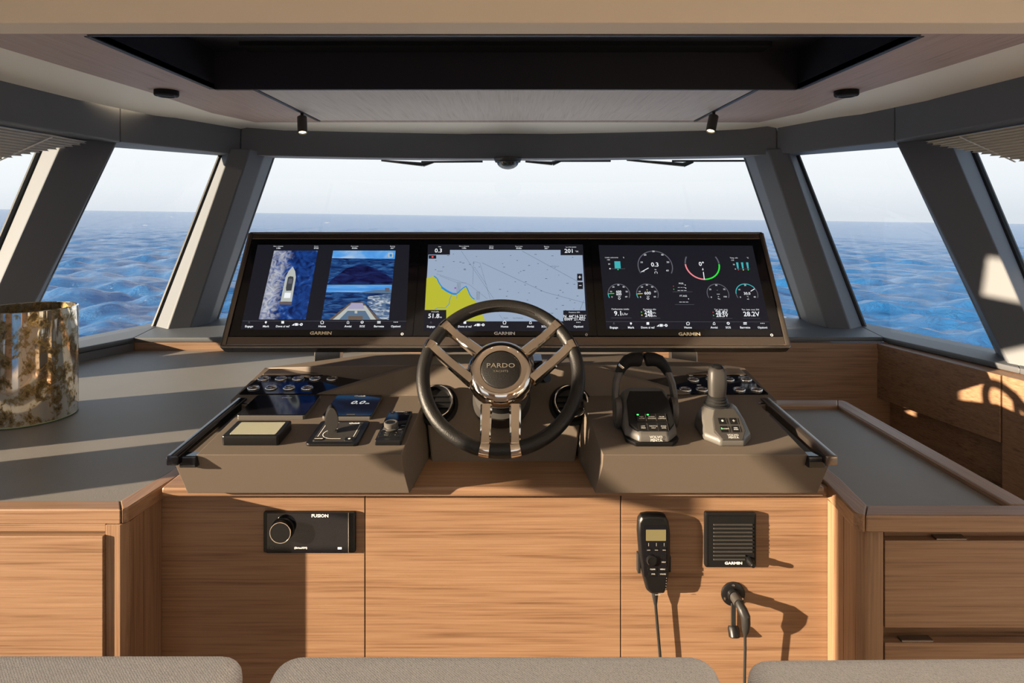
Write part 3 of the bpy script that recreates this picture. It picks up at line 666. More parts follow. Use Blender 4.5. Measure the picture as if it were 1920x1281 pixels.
# switch panels: black glass + bronze strip + chrome push buttons
def deck_poly(bm, pxs, h0, h1, mirror=False):
    uv = [DECK.uv(*p) for p in pxs]
    pts = [DECK.w(-u if mirror else u, v, h0) for u, v in uv]
    extr(bm, pts, DECK.z*(h1-h0))
def button_mesh():
    bm = BM()
    lathe(bm, [(0.0165, 0.0), (0.0165, 0.002), (0.0145, 0.0045), (0.012, 0.0035), (0.0115, 0.0025), (0.0, 0.003)], 24)
    bmesh.ops.recalc_face_normals(bm, faces=bm.faces)
    for f in bm.faces: f.smooth = True
    me = bpy.data.meshes.new('push_button'); bm.to_mesh(me); bm.free(); me.materials.append(SIL); return me
BTN = button_mesh()
for s in (False, True):
    bm = BM(); deck_poly(bm, [(449, 740.5), (491, 706), (738, 706), (607, 740.5)], 0.0, 0.0035, s)
    sp = mk('switch_panel', bm, GLOSS, con, world=True)
    bm = BM(); deck_poly(bm, [(493, 705), (505, 695), (775, 695), (741, 705)], 0.0, 0.006, s); bev(bm, 0.0015, 2); mk('bronze_strip', bm, BRZ, con, world=True)
    if not s: lst = [(x, 710.5) for x in (494, 526.5, 558.5, 591, 623)] + [(x, 728) for x in (475.5, 508.5, 542, 576)]
    else: lst = [(1300, 712.5), (1333.5, 712), (1366, 712), (1398.5, 712)] + [(1285, 731), (1316, 731), (1348, 731), (1386, 731), (1418, 731)]
    for px, py in lst:
        u, v = DECK.uv(px, py, 0.004); o = bpy.data.objects.new('push_button', BTN); COL.objects.link(o)
        o.parent = sp; o.matrix_basis = con.matrix_basis.inverted() @ Matrix.Translation(DECK.w(u, v, 0.0035)) @ DECK.m.to_3x3().to_4x4()
    if s:
        for px, py in ((1294, 704), (1327, 704), (1390, 704), (1309, 722), (1342, 722)):
            u, v = DECK.uv(px, py, 0.004); bm = BM()
            plate(bm, [(u-0.003, v-0.003), (u+0.002, v-0.003), (u+0.002, v-0.001), (u+0.008, v-0.002), (u+0.008, v+0.001), (u+0.002, v+0.003), (u-0.003, v+0.003)], 0.0035, 0.0039); bm.transform(DECK.m)
            mk('pictogram', bm, INK, sp, world=True)
# handrails at the console sides
for s in (-1, 1):
    a = V((s*0.694, 1.345, zp(1.345)-0.004)); b = V((s*0.682, 1.672, zp(1.672)-0.002))
    bm = BM(); w2 = 0.0125
    loft(bm, [[p+V((-w2, 0, -0.013)), p+V((w2, 0, -0.013)), p+V((w2, 0, 0.008)), p+V((-w2, 0, 0.008))] for p in (a, b)]); bev(bm, 0.003, 2)
    hr = mk('handrail', bm, BRZ if s > 0 else GLOSS, con, world=True)
    bm = BM(); box(bm, min(s*0.648, s*0.685), max(s*0.648, s*0.685), 1.356, 1.385, 0.913, 0.938); bev(bm, 0.003)
    mk('rail_bracket', bm, GLOSS, hr, world=True)
    bm = BM(); box(bm, min(s*0.652, s*0.690), max(s*0.652, s*0.690), 1.640, 1.668, zp(1.65)-0.02, zp(1.65)); bev(bm, 0.003)
    mk('rail_bracket', bm, GLOSS, hr, world=True)
# round air vents on the inner slope
WALL = Frame((0, 1.583, 0.83), (1, 0, 0), (0, 0.629, 0.777))
for px in (818, 1070.5):
    u, v = WALL.uv(px, 754, 0.02); M = Matrix.Translation(WALL.w(u, v, 0.0)) @ WALL.m.to_3x3().to_4x4()
    vt = thing('air_vent', 'round chrome-rimmed air vent %s' % ('beside the keypad next to the wheel column' if px < 900 else 'beside the throttle next to the wheel column'), 'vent', M, 'console air vents')
    bm = BM(); lathe(bm, [(0.056, 0.0), (0.056, 0.004), (0.048, 0.005), (0.044, 0.002), (0.0, 0.002)], 36); mk('well', bm, BLKM, vt)  # black ring stands for the shade in the recess around the vent
    bm = BM(); lathe(bm, [(0.040, 0.003), (0.043, 0.022), (0.045, 0.026), (0.044, 0.029), (0.0395, 0.028), (0.036, 0.014), (0.0, 0.014)], 40); mk('bezel', bm, BLK, vt)
    bm = BM(); torus(bm, 0.0425, 0.0022, 40, 8, Matrix.Translation(V((0, 0, 0.028)))); mk('chrome_ring', bm, SIL, vt)
    for k in range(3):
        bm = BM(); hw = math.sqrt(0.036**2-(0.015*(k-1))**2); box(bm, -hw, hw, 0.015*(k-1)-0.001, 0.015*(k-1)+0.001, 0.013, 0.024); mk('louvre', bm, BLK, vt)
# small black control stalk right of the hub
t = thing('tilt_lever', 'small black lever behind the steering wheel hub on the column', 'lever', (0.075, 1.66, 0.94))
bm = BM(); p = atY(1008, 682, 1.70); box(bm, p.x-0.012, p.x+0.012, 1.67, 1.76, p.z-0.012, p.z+0.014); bev(bm, 0.003); mk('lever_block', bm, GLOSS, t, world=True)
bm = BM(); a = atY(996, 712, 1.69); b = atY(1026, 709, 1.63); tube(bm, [a, b], [0.010, 0.012], 12); mk('lever_knob', bm, BLK, t, world=True)

# ================================================================== STEERING WHEEL
th = math.radians(39)
WH = Frame((pxx(939, 1.557), 1.557, 1.066), (1, 0, 0), (0, math.sin(th), math.cos(th)))
wt = thing('steering_wheel', 'black leather steering wheel with smoked chrome spokes and round badge', 'steering wheel', WH.m)
RW, rw = 0.1885, 0.0165
bm = BM(); torus(bm, RW, rw, 128, 18); rim = mk('rim', bm, WLEA, wt)
# stitching along the inner top of the rim
bm = BM()
for k in range(46):
    a = math.radians(90+27-54*k/45); r0 = RW-rw*0.62; z0 = rw*0.80
    M = Matrix.Rotation(a, 4, 'Z') @ Matrix.Translation(V((r0, 0, z0))) @ Matrix.Rotation(0.7, 4, 'Z')
    box(bm, -0.0035, 0.0035, -0.0006, 0.0006, -0.001, 0.0006, M)
mk('stitching', bm, DGREY, rim)
cl = [(831.5, 611), (806, 650), (1042.5, 614), (1069, 651), (909.5, 842), (965.5, 842)]
spoke_in = [(895, 660), (880, 712), (988, 660), (1003, 710), (912, 770), (966, 770)]
for (px, py), (qx, qy) in zip(cl, spoke_in):
    u, v = WH.uv(px, py); a = math.atan2(v, u)
    bm = BM(); da = 0.056
    torus(bm, RW, rw+0.0018, 8, 18, None, a-da, a+da); cl_ = mk('clasp', bm, CHR, wt)
    iu, iv = WH.uv(qx, qy); di = V((u-iu, v-iv, 0)).normalized(); n = V((-di.y, di.x, 0))
    p0 = V((iu, iv, 0.006)); p1 = V((RW*math.cos(a), RW*math.sin(a), 0.004)); mid_ = p0.lerp(p1, 0.45); 
    rings = []
    for p, wd, zt_, zb_ in ((p0-di*0.01, 0.0135, 0.010, -0.014), (p0, 0.0135, 0.010, -0.014), (mid_, 0.0125, 0.006, -0.010), (p1-di*0.03, 0.012, 0.007, -0.008), (p1-di*0.010, 0.0125, 0.013, -0.013), (p1, 0.0125, 0.010, -0.010)):
        rings.append([p-n*wd+V((0, 0, zb_)), p-n*wd*0.55+V((0, 0, zt_)), p+n*wd*0.55+V((0, 0, zt_)), p+n*wd+V((0, 0, zb_))])
        rings[-1] = [p-n*wd+V((0, 0, zb_)), p-n*wd+V((0, 0, zt_*0.4)), p-n*wd*0.72+V((0, 0, zt_)), p+n*wd*0.72+V((0, 0, zt_)), p+n*wd+V((0, 0, zt_*0.4)), p+n*wd+V((0, 0, zb_))]
    loft(bm := BM(), rings); mk('spoke', bm, CHR, wt, smooth=30)
hz = 0.012
bm = BM(); lathe(bm, [(0.0, -0.035), (0.070, -0.034), (0.081, -0.022), (0.0838, -0.008), (0.080, 0.008), (0.070, 0.018), (0.062, 0.0205), (0.060, 0.0195), (0.0495, 0.0185), (0.048, 0.014), (0.0, 0.014)], 64)
mk('hub', bm, CHR, wt, smooth=40)
bm = BM(); lathe(bm, [(0.0475, 0.013), (0.0475, 0.0175), (0.044, 0.0195), (0.0, 0.0200)], 48); bd = mk('badge', bm, WLEA, wt)
bm = BM(); text(bm, 'PARDO', 0, 0.0085, 0.0115, 0.0208, wide=1.25, bold=0.015); text(bm, 'YACHTS', 0, -0.006, 0.0052, 0.0208, wide=1.3)
mk('lettering', bm, pm('emboss_highlight', (0.13, 0.115, 0.09), 0.35), bd)  # flat letters, lighter colour stands for highlights on the embossing
M = Matrix.Identity(4)
bm = BM(); lathe(bm, [(0.034, -0.03), (0.036, -0.045), (0.048, -0.075), (0.050, -0.09), (0.0, -0.09)], 40); mk('column_collar', bm, CHR, wt)
bm = BM(); lathe(bm, [(0.046, -0.080), (0.056, -0.090), (0.058, -0.115), (0.05, -0.12), (0.0, -0.12)], 40); mk('column_sleeve', bm, BLK, wt)
bm = BM(); lathe(bm, [(0.05, -0.112), (0.070, -0.118), (0.074, -0.135), (0.076, -0.165), (0.0, -0.165)], 44); mk('column_boot', bm, DGREY, wt)

# ================================================================== DISPLAY HOUSING AND THREE DISPLAYS
SLANT = V((0, 0.222, 0.355)); 
MON = Frame((0.002, 2.028, 1.029), (1, 0, 0), SLANT)
SH = SLANT.length; HWD = 0.90
ht = thing('display_housing', 'long bronze-edged housing holding the three big displays', 'display housing', MON.m)
dv0 = MON.uv(946, 631)[1]; dv1 = MON.uv(946, 449.5)[1]
bm = BM(); plate(bm, [(-HWD, 0), (HWD, 0), (HWD, SH), (-HWD, SH)], -0.045, -0.004); bev(bm, 0.004, 2); mk('back_box', bm, HOUS, ht)
def bar(name, x0, x1, y0, y1, z0, z1, mat, par, b=0.002):
    bm = BM(); box(bm, x0, x1, y0, y1, z0, z1); bev(bm, b, 2) if b else None
    return mk(name, bm, mat, par)
xl = MON.uv(430, 628)[0]; xr = MON.uv(1468, 632)[0]
bar('lower_bezel', -HWD+0.012, HWD-0.012, 0.008, dv0-0.001, -0.005, 0.002, BRZ, ht)
bar('upper_bezel', -HWD+0.012, HWD-0.012, dv1+0.001, SH-0.004, -0.005, 0.003, BRZ, ht)
bar('lip', -HWD, HWD, -0.004, 0.007, -0.03, 0.008, HOUS, ht, 0.003)
bar('lip', -HWD, HWD, SH-0.004, SH+0.004, -0.045, 0.006, HOUS, ht, 0.003)
bar('side_cheek', -HWD-0.004, xl-0.001, 0.0, SH, -0.04, 0.007, HOUS, ht, 0.003)
bar('side_cheek', xr+0.001, HWD+0.004, 0.0, SH, -0.04, 0.007, HOUS, ht, 0.003)
for px in (616, 1281):
    p = atY(px, 665, 2.10)
    bm = BM(); loft(bm, [[V((p.x-0.042, 2.085, 1.06)), V((p.x+0.042, 2.085, 1.06)), V((p.x+0.042, 2.125, 1.06)), V((p.x-0.042, 2.125, 1.06))],
                         [V((p.x-0.042, 2.075, ZT)), V((p.x+0.042, 2.075, ZT)), V((p.x+0.042, 2.125, ZT)), V((p.x-0.042, 2.125, ZT))]]); bev(bm, 0.003)
    mk('bracket', bm, STEEL, ht, world=True)

class Screen:
    def __init__(s, name, label, pxc, xa, xb):
        s.f = Frame(MON.w((xa+xb)/2, dv0), MON.x, MON.y); s.hw = (xb-xa)/2-0.0008; s.h = dv1-dv0
        s.t = thing(name, label, 'display', s.f.m, 'multifunction displays')
        bm = BM(); plate(bm, [(-s.hw, 0), (s.hw, 0), (s.hw, s.h), (-s.hw, s.h)], -0.003, 0.003); bev(bm, 0.0008, 1)
        s.g = mk('glass', bm, GLOSS, s.t); s.b = {}; s.n = 0
    def u(s, px, py): return s.f.uv(px, py, 0.0035)
    def get(s, mat):
        if mat.name not in s.b: s.b[mat.name] = (BM(), mat)
        return s.b[mat.name][0]
    def poly(s, pts, mat, lay=1):
        face(s.get(mat), [V((*s.u(*p), 0.0032+0.00012*lay)) for p in pts])
    def rect(s, x0, y0, x1, y1, mat, lay=1):
        s.poly([(x0, y1), (x1, y1), (x1, y0), (x0, y0)], mat, lay)
    def line(s, a, b, wd, mat, lay=2): line2(s.get(mat), s.u(*a), s.u(*b), wd*0.00185, 0.0032+0.00012*lay)
    def pline(s, pts, wd, mat, lay=2):
        for a, b in zip(pts[:-1], pts[1:]): s.line(a, b, wd, mat, lay)
    def dash(s, a, b, wd, mat, n, lay=2):
        for k in range(n):
            p = (a[0]+(b[0]-a[0])*k/n, a[1]+(b[1]-a[1])*k/n); q = (a[0]+(b[0]-a[0])*(k+0.5)/n, a[1]+(b[1]-a[1])*(k+0.5)/n); s.line(p, q, wd, mat, lay)
    def txt(s, st, px, py, h, mat=None, lay=4, wide=1.0, bold=0.0, align='CENTER'):
        mat = mat or E_WHITE; uu, vv_ = s.u(px, py)
        b = s.get(mat); text(b, st, uu, vv_, h*0.00196, 0.0032+0.00012*lay, align, wide, bold)
    def arc(s, px, py, r, wd, a0, a1, mat, lay=2): arc2(s.get(mat), s.u(px, py), r*0.00185, wd*0.00185, a0, a1, 0.0032+0.00012*lay)
    def dot(s, px, py, r, mat, lay=3): disc2(s.get(mat), s.u(px, py), r*0.00185, 0.0032+0.00012*lay)
    def done(s):
        for k, (b, m_) in s.b.items():
            o = mk('screen_'+k.replace('screen_', '')+'_graphic', b, m_, s.g, smooth=0); o['kind'] = 'stuff'
u1 = MON.uv(774.5, 628)[0]; u2 = MON.uv(1119.5, 629)[0]
def navbar(s, items, home, y):
    for st, px in items: s.txt(st, px, y, 3.4, bold=0.03)
    for st, px in items:
        if st == 'Opzioni':
            for q in (-3, 0, 3): s.dot(px+q, y-8, 0.8, E_WHITE)
        elif st == 'Home':
            s.pline([(px-3.4, y-8), (px, y-11), (px+3.4, y-8)], 0.9, E_WHITE); s.pline([(px-2.4, y-8), (px-2.4, y-5), (px+2.4, y-5), (px+2.4, y-8)], 0.9, E_WHITE)
        elif st == 'Mark': s.dot(px, y-8, 1.8, E_WHITE); s.poly([(px-1.5, y-7.4), (px, y-4.6), (px+1.5, y-7.4)], E_WHITE, 3)
        elif st == 'SOS': s.arc(px, y-8, 1.9, 1.4, 0, 360, E_WHITE)
        elif st == 'Avvisi': s.pline([(px-2, y-5.5), (px-1.4, y-9), (px, y-10.4), (px+1.4, y-9), (px+2, y-5.5), (px-2, y-5.5)], 0.8, E_WHITE)
        elif st == 'Barrette': s.rect(px-3.2, y-10, px+3.2, y-8.4, E_WHITE, 3); s.rect(px-3.2, y-7.4, px+3.2, y-5.8, E_WHITE, 3)
        elif st == 'Engage': s.pline([(px-1.4, y-5.6), (px, y-10), (px+1.4, y-5.6)], 0.6, E_GREY)
        else: s.rect(px-2.4, y-10.2, px+2.6, y-5.4, E_WHITE, 3)
def statusbar(s, px, y):
    s.poly([(px-10, y+2), (px-5, y+2), (px-5, y-2)], E_WHITE, 3); s.rect(px-4, y-2.4, px+1, y+2.4, E_WHITE, 3); s.line((px+2, y-2), (px+2, y+2), 0.8, E_WHITE); s.line((px+3.5, y), (px+6, y), 0.8, E_WHITE); s.arc(px+8, y, 1.7, 1.6, 0, 360, E_WHITE)
def head(s, lst):
    for a, b, px, py in lst: s.txt(a, px, py, 2.0); s.txt(b, px, py+3.6, 2.5, bold=0.03)
# ---- left display: cameras
S = Screen('multifunction_display', 'big black display showing a boat from above and two camera views', 600, xl, u1)
S.rect(455, 459, 765, 620, E_DARK, 0.5)
S.b.clear(); S.poly([(483, 459), (768, 459), (761, 619), (451, 618)], E_DARK, 0)
head(S, [('Non a distanza', '1.08n', 522, 462), ('Arrivo', '07:02', 593, 462), ('Fuori rotta', '50.82n', 665, 462), ('Bearing', '341°', 736, 462)])
S.poly([(485, 599), (573, 599), (596, 470), (514, 470)], P_AERIAL)
S.poly([(549, 500), (553.5, 509), (554.8, 520), (547, 566), (526, 565.5), (530, 545), (535.4, 520), (541.7, 507.5)], E_HULL, 3)
S.poly([(540, 520), (544, 518), (550, 519), (550.5, 524), (546.5, 545), (536.5, 545.5), (536, 540)], E_ROOF, 4)
S.poly([(541.5, 523), (548.6, 523), (547, 532), (540, 532)], E_GREY, 5); S.poly([(534, 549), (545.5, 549), (544, 559), (532, 559)], E_WHITE, 4)
S.poly([(524, 566.4), (547.3, 566.8), (546.4, 571.4), (523, 571)], E_TEAK, 4)
S.poly([(614, 532.5), (735.4, 532.5), (741.7, 470), (624.6, 470)], P_BOW)
S.poly([(622.6, 484), (740.4, 485.5), (741.7, 470), (624.6, 470)], P_SKY, 2)
S.poly([(614.6, 532), (622, 524), (650, 503), (677, 496), (702, 502), (736, 522), (735.4, 532)], P_DEEP, 2)
S.rect(728, 474, 737, 483, E_HULL, 4); S.rect(730.5, 476.5, 735, 481.5, E_SHOAL, 5)
S.poly([(602.5, 599.6), (729, 599.6), (735, 534), (613.5, 534)], P_BOW)
S.poly([(611.5, 547.5), (733.6, 549), (735, 534), (613.5, 534)], P_SKY, 2)
S.poly([(674, 549), (690, 546), (705, 544), (733.8, 543), (733.4, 550)], E_HILL, 3)
S.poly([(690, 556), (733, 551), (729, 599.6), (712, 599.6), (688, 570)], P_SUNSEA, 2)
S.poly([(617, 599.5), (658, 567), (681, 567), (712, 599.5)], E_TEAK, 4)
S.poly([(624, 599.4), (655, 573), (685, 573), (705, 599.4)], E_HULL, 5); S.poly([(651, 579.5), (683, 579.5), (680, 568.5), (659, 568.5)], E_LILAC, 6)
S.poly([(636, 599.3), (652, 583), (685, 583), (695, 599.3)], E_HILL, 6); S.rect(653, 593, 680, 599.3, E_TEAK, 7); S.rect(665, 583, 670, 588, E_HULL, 7)
S.rect(722, 540, 730, 547, E_GREY, 4)
S.line((454, 602), (762, 602.5), 0.5, E_GREY)
navbar(S, [('Engage', 467), ('Mark', 498.5), ('Dove si va?', 530), ('Home', 604), ('Avvisi', 652.5), ('SOS', 679), ('Barrette', 710.5), ('Opzioni', 742)], 604, 612.2)
statusbar(S, 557, 608.5)
S.txt('GARMIN', 601.5, 625, 5.2, GOLD, wide=1.25, bold=0.05); S.arc(754, 626.5, 1.8, 0.9, 0, 360, INK)
S.done()
# ---- middle display: chart
S = Screen('multifunction_display', 'big black display showing a nautical chart behind the steering wheel', 946, u1, u2)
Z = lambda x, y: (770+x/4.928, 420+y/4.928)
S.poly([Z(118, 990), Z(1650, 990), Z(1590, 190), Z(160, 190)], E_DARK, 0)
S.poly([Z(125, 900), Z(1622, 900), Z(1585, 240), Z(166, 240)], E_CHART, 1)
S.poly([Z(125, 898), Z(147, 500), Z(215, 481), Z(245, 505), Z(290, 588), Z(340, 632), Z(400, 657), Z(432, 648), Z(470, 607), Z(512, 578), Z(535, 620), Z(560, 672), Z(605, 720), Z(690, 895)], E_LAND, 2)
S.pline([Z(215, 481), Z(245, 505), Z(262, 545), Z(290, 585), Z(335, 622), Z(380, 645), Z(402, 652), Z(432, 642), Z(455, 618), Z(485, 592), Z(512, 576), Z(528, 608), Z(545, 650), Z(565, 680), Z(590, 697)], 1.9, E_SHOAL, 3)
S.pline([Z(285, 585), Z(335, 620), Z(385, 645), Z(425, 648)], 3.6, E_SHOAL, 3)
S.pline([Z(378, 660), Z(360, 700), Z(356, 740), Z(322, 775), Z(250, 775), Z(222, 790)], 0.9, E_SHOAL, 3); S.line(Z(430, 655), Z(424, 690), 0.7, E_SHOAL, 3)
for a, b, n in ((Z(468, 250), Z(770, 695), 34), (Z(580, 350), Z(574, 560), 14), (Z(582, 345), Z(640, 362), 5), (Z(640, 362), Z(735, 695), 24), (Z(240, 462), Z(540, 560), 22), (Z(540, 560), Z(712, 695), 16), (Z(270, 480), Z(420, 540), 12), (Z(420, 540), Z(520, 545), 7), (Z(820, 840), Z(860, 895), 7), (Z(590, 400), Z(700, 560), 12)):
    S.dash(a, b, 0.55, E_INK, n)
for a, b in ((Z(1030, 250), Z(1540, 530)), (Z(660, 360), Z(1240, 630)), (Z(1240, 630), Z(1610, 730)), (Z(1600, 705), Z(1565, 795))): S.line(a, b, 0.4, E_INK)
for k in range(6): S.line(Z(430+k*2.2*3, 545), Z(425+k*6, 640), 0.25, E_INK); S.line(Z(608+k*6, 625), Z(606+k*6, 700), 0.25, E_INK)
rr = random.Random(11)
for k in range(95):
    x = rr.uniform(200, 1560); y = rr.uniform(255, 880)
    if x < 720 and y > 470+0*x and y > 430: continue
    S.line(Z(x, y), Z(x+rr.uniform(8, 22), y+rr.uniform(-1, 1)), 0.8, E_INK)
S.txt('Golfo Marconi', *Z(1330, 392), 1.7, E_INK); S.txt('Portofino', *Z(272, 437), 1.7, E_INK); S.txt('Rapallo', *Z(880, 870), 1.7, E_INK); S.txt('Santa Margherita', *Z(990, 870), 1.7, E_INK)
S.rect(*Z(405, 585), *Z(420, 600), E_VIOLET, 3)
for x0, y0, x1, y1 in ((160, 195, 363, 284), (1385, 205, 1588, 289), (123, 795, 329, 902), (1410, 800, 1622, 902), (167, 290, 236, 321), (1538, 460, 1586, 524), (1543, 538, 1592, 602)):
    S.rect(*Z(x0, y0), *Z(x1, y1), E_DARK, 3)
S.dot(*Z(202, 305), 2.0, E_RED, 5)
S.line(Z(1549, 491), Z(1575, 491), 1.0, E_WHITE, 5); S.line(Z(1562, 478), Z(1562, 504), 1.0, E_WHITE, 5); S.line(Z(1555, 569), Z(1579, 569), 1.0, E_WHITE, 5)
S.txt('0.3', *Z(257, 248), 7.6, bold=0.02); S.pline([Z(300, 242), Z(305, 232), Z(310, 242)], 0.6, E_WHITE); S.line(Z(305, 232), Z(305, 264), 0.6, E_WHITE); S.txt('Velo', *Z(268, 211), 1.9)
S.txt('201', *Z(1464, 251), 7.6, bold=0.02); S.txt('°M', *Z(1534, 256), 3.2); S.txt('Vel. OTN GRADI', *Z(1480, 215), 1.8)
S.txt('51.8', *Z(213, 852), 7.6, bold=0.02); S.txt('m', *Z(278, 862), 3.4); S.txt('Profondità', *Z(226, 812), 2.0)
S.txt('Posizione GPS', *Z(1512, 818), 2.2); S.txt("N  44°16.221'", *Z(1516, 855), 4.6, bold=0.02); S.txt("E009°21.432'", *Z(1518, 881), 4.6, bold=0.02)
head(S, [('Non a distanza', '1.08n', *Z(493, 206)), ('Arrivo', '07:01', *Z(746, 206)), ('Fuori rotta', '50.82n', *Z(1000, 208)), ('Bearing', '341°', *Z(1255, 209))])
navbar(S, [('Engage', 808), ('Dove si va?', 871.5), ('Home', 946), ('Avvisi', 994.6), ('SOS', 1020), ('Opzioni', 1084.5)], 946, 612.6)
statusbar(S, 898, 609.3)
S.txt('GARMIN', 946, 625.4, 5.0, INK, wide=1.25, bold=0.05); S.arc(1099.5, 627.6, 1.8, 0.8, 120, 420, INK); S.line((1099.5, 624.6), (1099.5, 627.6), 0.7, INK)
S.done()
# ---- right display: engine gauges
S = Screen('multifunction_display', 'big black display showing round engine gauges with a red and green arc', 1292, u2, xr)
Z = lambda x, y: (1090+x/4.8, 420+y/4.8)
S.poly([Z(225, 945), Z(1705, 948), Z(1540, 195), Z(155, 190)], E_DARK, 0)
S.arc(*Z(665, 380), 31.5, 1.8, -28, 207, E_GREY)
for st, x, y in (('0', 562, 426), ('10', 541, 346), ('20', 573, 279), ('30', 648, 248), ('40', 729, 279), ('50', 779, 345), ('60', 775, 420)): S.txt(st, *Z(x, y), 3.2)
S.line(Z(540, 432), Z(605, 396), 1.4, E_WHITE); S.txt('0.3', *Z(662, 368), 7.8, bold=0.02); S.txt('kt', *Z(668, 411), 2.6); S.arc(*Z(672, 440), 2.4, 0.7, -40, 220, E_WHITE)
c = Z(1088, 362)
S.arc(*c, 31.0, 2.6, 180, 270, E_PINK); S.arc(*c, 31.0, 2.6, 270, 360, E_GREEN); S.arc(*c, 31.0, 2.4, 150, 178, E_GREY); S.arc(*c, 31.0, 2.4, 2, 30, E_GREY)
S.line(Z(1098, 432), Z(1107, 500), 1.5, E_WHITE); S.txt('0°', *Z(1082, 362), 7.6, bold=0.02); S.pline([Z(1088, 415), Z(1093, 398), Z(1099, 415), Z(1088, 415)], 0.6, E_WHITE)
S.poly([Z(301, 400), Z(355, 400), Z(350, 336), Z(297, 336)], E_TEAL); S.line(Z(258, 404), Z(395, 403), 0.6, E_GREY); S.dot(*Z(330, 411), 1.2, E_GREEN); S.dot(*Z(258, 403), 1.3, E_WHITE)
S.txt('Livello carburante', *Z(272, 303), 2.2); S.txt('%', *Z(380, 303), 2.4); S.txt('100', *Z(243, 323), 2.4); S.txt('50', *Z(250, 362), 2.4)
for x in (1402, 1446, 1492): S.poly([Z(x+2, 402), Z(x+15, 402), Z(x+10, 346), Z(x-10, 346)], E_TEAL)
S.line(Z(1385, 406), Z(1522, 405), 0.5, E_GREY); S.dot(*Z(1414, 414), 0.9, E_RED); S.dot(*Z(1458, 414), 1.1, E_YEL); S.dot(*Z(1502, 414), 1.1, E_GREEN)
S.txt('Temp. olio', *Z(1372, 306), 2.2); S.txt('°C', *Z(1496, 306), 2.4); S.txt('110', *Z(1360, 327), 2.4); S.txt('55', *Z(1373, 366), 2.4); S.txt('0', *Z(1386, 407), 2.4)
def gauge(cx, cy, nums, col=E_GREY):
    S.arc(*Z(cx, cy), 19.3, 1.4, -25, 205, col)
    for st, dx, dy in nums: S.txt(st, *Z(cx+dx, cy+dy), 2.7)
n6 = [('0', -62, 30), ('10', -72, -18), ('20', -50, -60), ('30', -6, -78), ('40', 42, -60), ('50', 70, -18), ('60', 66, 28)]
gauge(338, 628, n6); gauge(595, 628, n6)
S.arc(*Z(338, 628), 19.3, 1.6, 178, 205, E_TEAL, 3); S.arc(*Z(595, 628), 19.3, 1.6, 178, 205, E_TEAL, 3)
S.line(Z(246, 629), Z(296, 626), 1.3, E_GREEN, 4); S.line(Z(505, 630), Z(552, 627), 1.3, E_YEL, 4)
S.txt('600', *Z(336, 611), 4.2, bold=0.02); S.txt('600', *Z(338, 633), 4.2, bold=0.02); S.txt('600', *Z(596, 624), 5.2, bold=0.02)
for x in (342, 600): S.txt('rpm', *Z(x, 651), 2.0); S.arc(*Z(x, 671), 1.8, 0.7, 0, 360, E_WHITE)
S.dot(*Z(592, 594), 0.9, E_YEL)
gauge(1230, 628, [('0', -60, 32), ('25', -70, -38), ('50', -16, -76), ('75', 56, -38), ('100', 64, 28)])
S.txt('---', *Z(1232, 630), 3.6, bold=0.03); S.txt('%', *Z(1234, 654), 2.0); S.txt('%q', *Z(1238, 674), 2.4); S.txt('--', *Z(1223, 596), 2.0)
S.arc(*Z(1490, 628), 19.3, 1.3, -25, 205, E_GREY); S.arc(*Z(1490, 628), 19.3, 1.6, 35, 180, E_TEAL, 3)
for st, dx, dy in (('0', -58, 32), ('10', -70, -36), ('20', -16, -76), ('40', 70, 30)): S.txt(st, *Z(1490+dx, 628+dy), 2.7)
S.line(Z(1524, 606), Z(1560, 584), 1.3, E_WHITE, 4); S.txt('30.0', *Z(1491, 627), 4.6, bold=0.02); S.txt('°C', *Z(1496, 654), 2.0); S.txt('x2', *Z(1500, 676), 2.4)
S.txt('POS.', *Z(900, 537), 3.0); S.txt('--- --- ---', *Z(902, 571), 2.6, bold=0.03); S.txt('--- --- ---', *Z(906, 598), 3.0, bold=0.05); S.line(Z(822, 611), Z(1000, 611), 0.5, E_GREY)
S.dot(*Z(829, 560), 0.8, E_RED); S.dot(*Z(832, 588), 0.9, E_GREEN); S.txt('FT.ASS', *Z(918, 649), 3.0); S.txt('--- --- ---', *Z(922, 702), 3.0, bold=0.05); S.line(Z(842, 726), Z(1016, 726), 0.5, E_GREY)
for x, y in ((935, 550), (940, 578), (965, 675)): S.dot(*Z(x, y), 0.9, E_WHITE)
S.txt('Carburante totale', *Z(350, 767), 2.8); S.txt('9.1', *Z(332, 807), 8.0, bold=0.02); S.txt('L/hr', *Z(393, 812), 4.0); S.line(Z(268, 846), Z(450, 846), 0.5, E_GREY)
S.txt('Pressione olio', *Z(614, 769), 2.6); S.txt('248', *Z(602, 795), 6.0, bold=0.02); S.txt('248', *Z(606, 823), 6.0, bold=0.02); S.txt('kPa', *Z(655, 801), 2.8); S.txt('kPa', *Z(660, 829), 2.8); S.line(Z(535, 848), Z(712, 848), 0.5, E_GREY)
S.dot(*Z(541, 793), 1.1, E_GREEN); S.dot(*Z(545, 821), 1.1, E_YEL); S.dot(*Z(1186, 795), 0.9, E_RED); S.dot(*Z(1190, 824), 1.1, E_GREEN)
S.txt('Ten. batt. mot.', *Z(1258, 771), 2.6); S.txt('28.4V', *Z(1262, 797), 6.0, bold=0.02); S.txt('28.5V', *Z(1267, 824), 6.0, bold=0.02); S.line(Z(1182, 850), Z(1360, 850), 0.4, E_GREY)
S.txt('Ten. batt. mot. DX', *Z(1522, 772), 2.6); S.txt('28.2V', *Z(1531, 813), 8.0, bold=0.02); S.line(Z(1455, 850), Z(1610, 850), 0.4, E_GREY)
S.line(Z(220, 880), Z(1690, 882), 0.4, E_GREY)
navbar(S, [('Engage', 1151), ('Mark', 1183), ('Dove si va?', 1214.6), ('Home', 1290), ('Avvisi', 1339), ('SOS', 1365.4), ('Barrette', 1397), ('Opzioni', 1429.6)], 1290, 614.4)
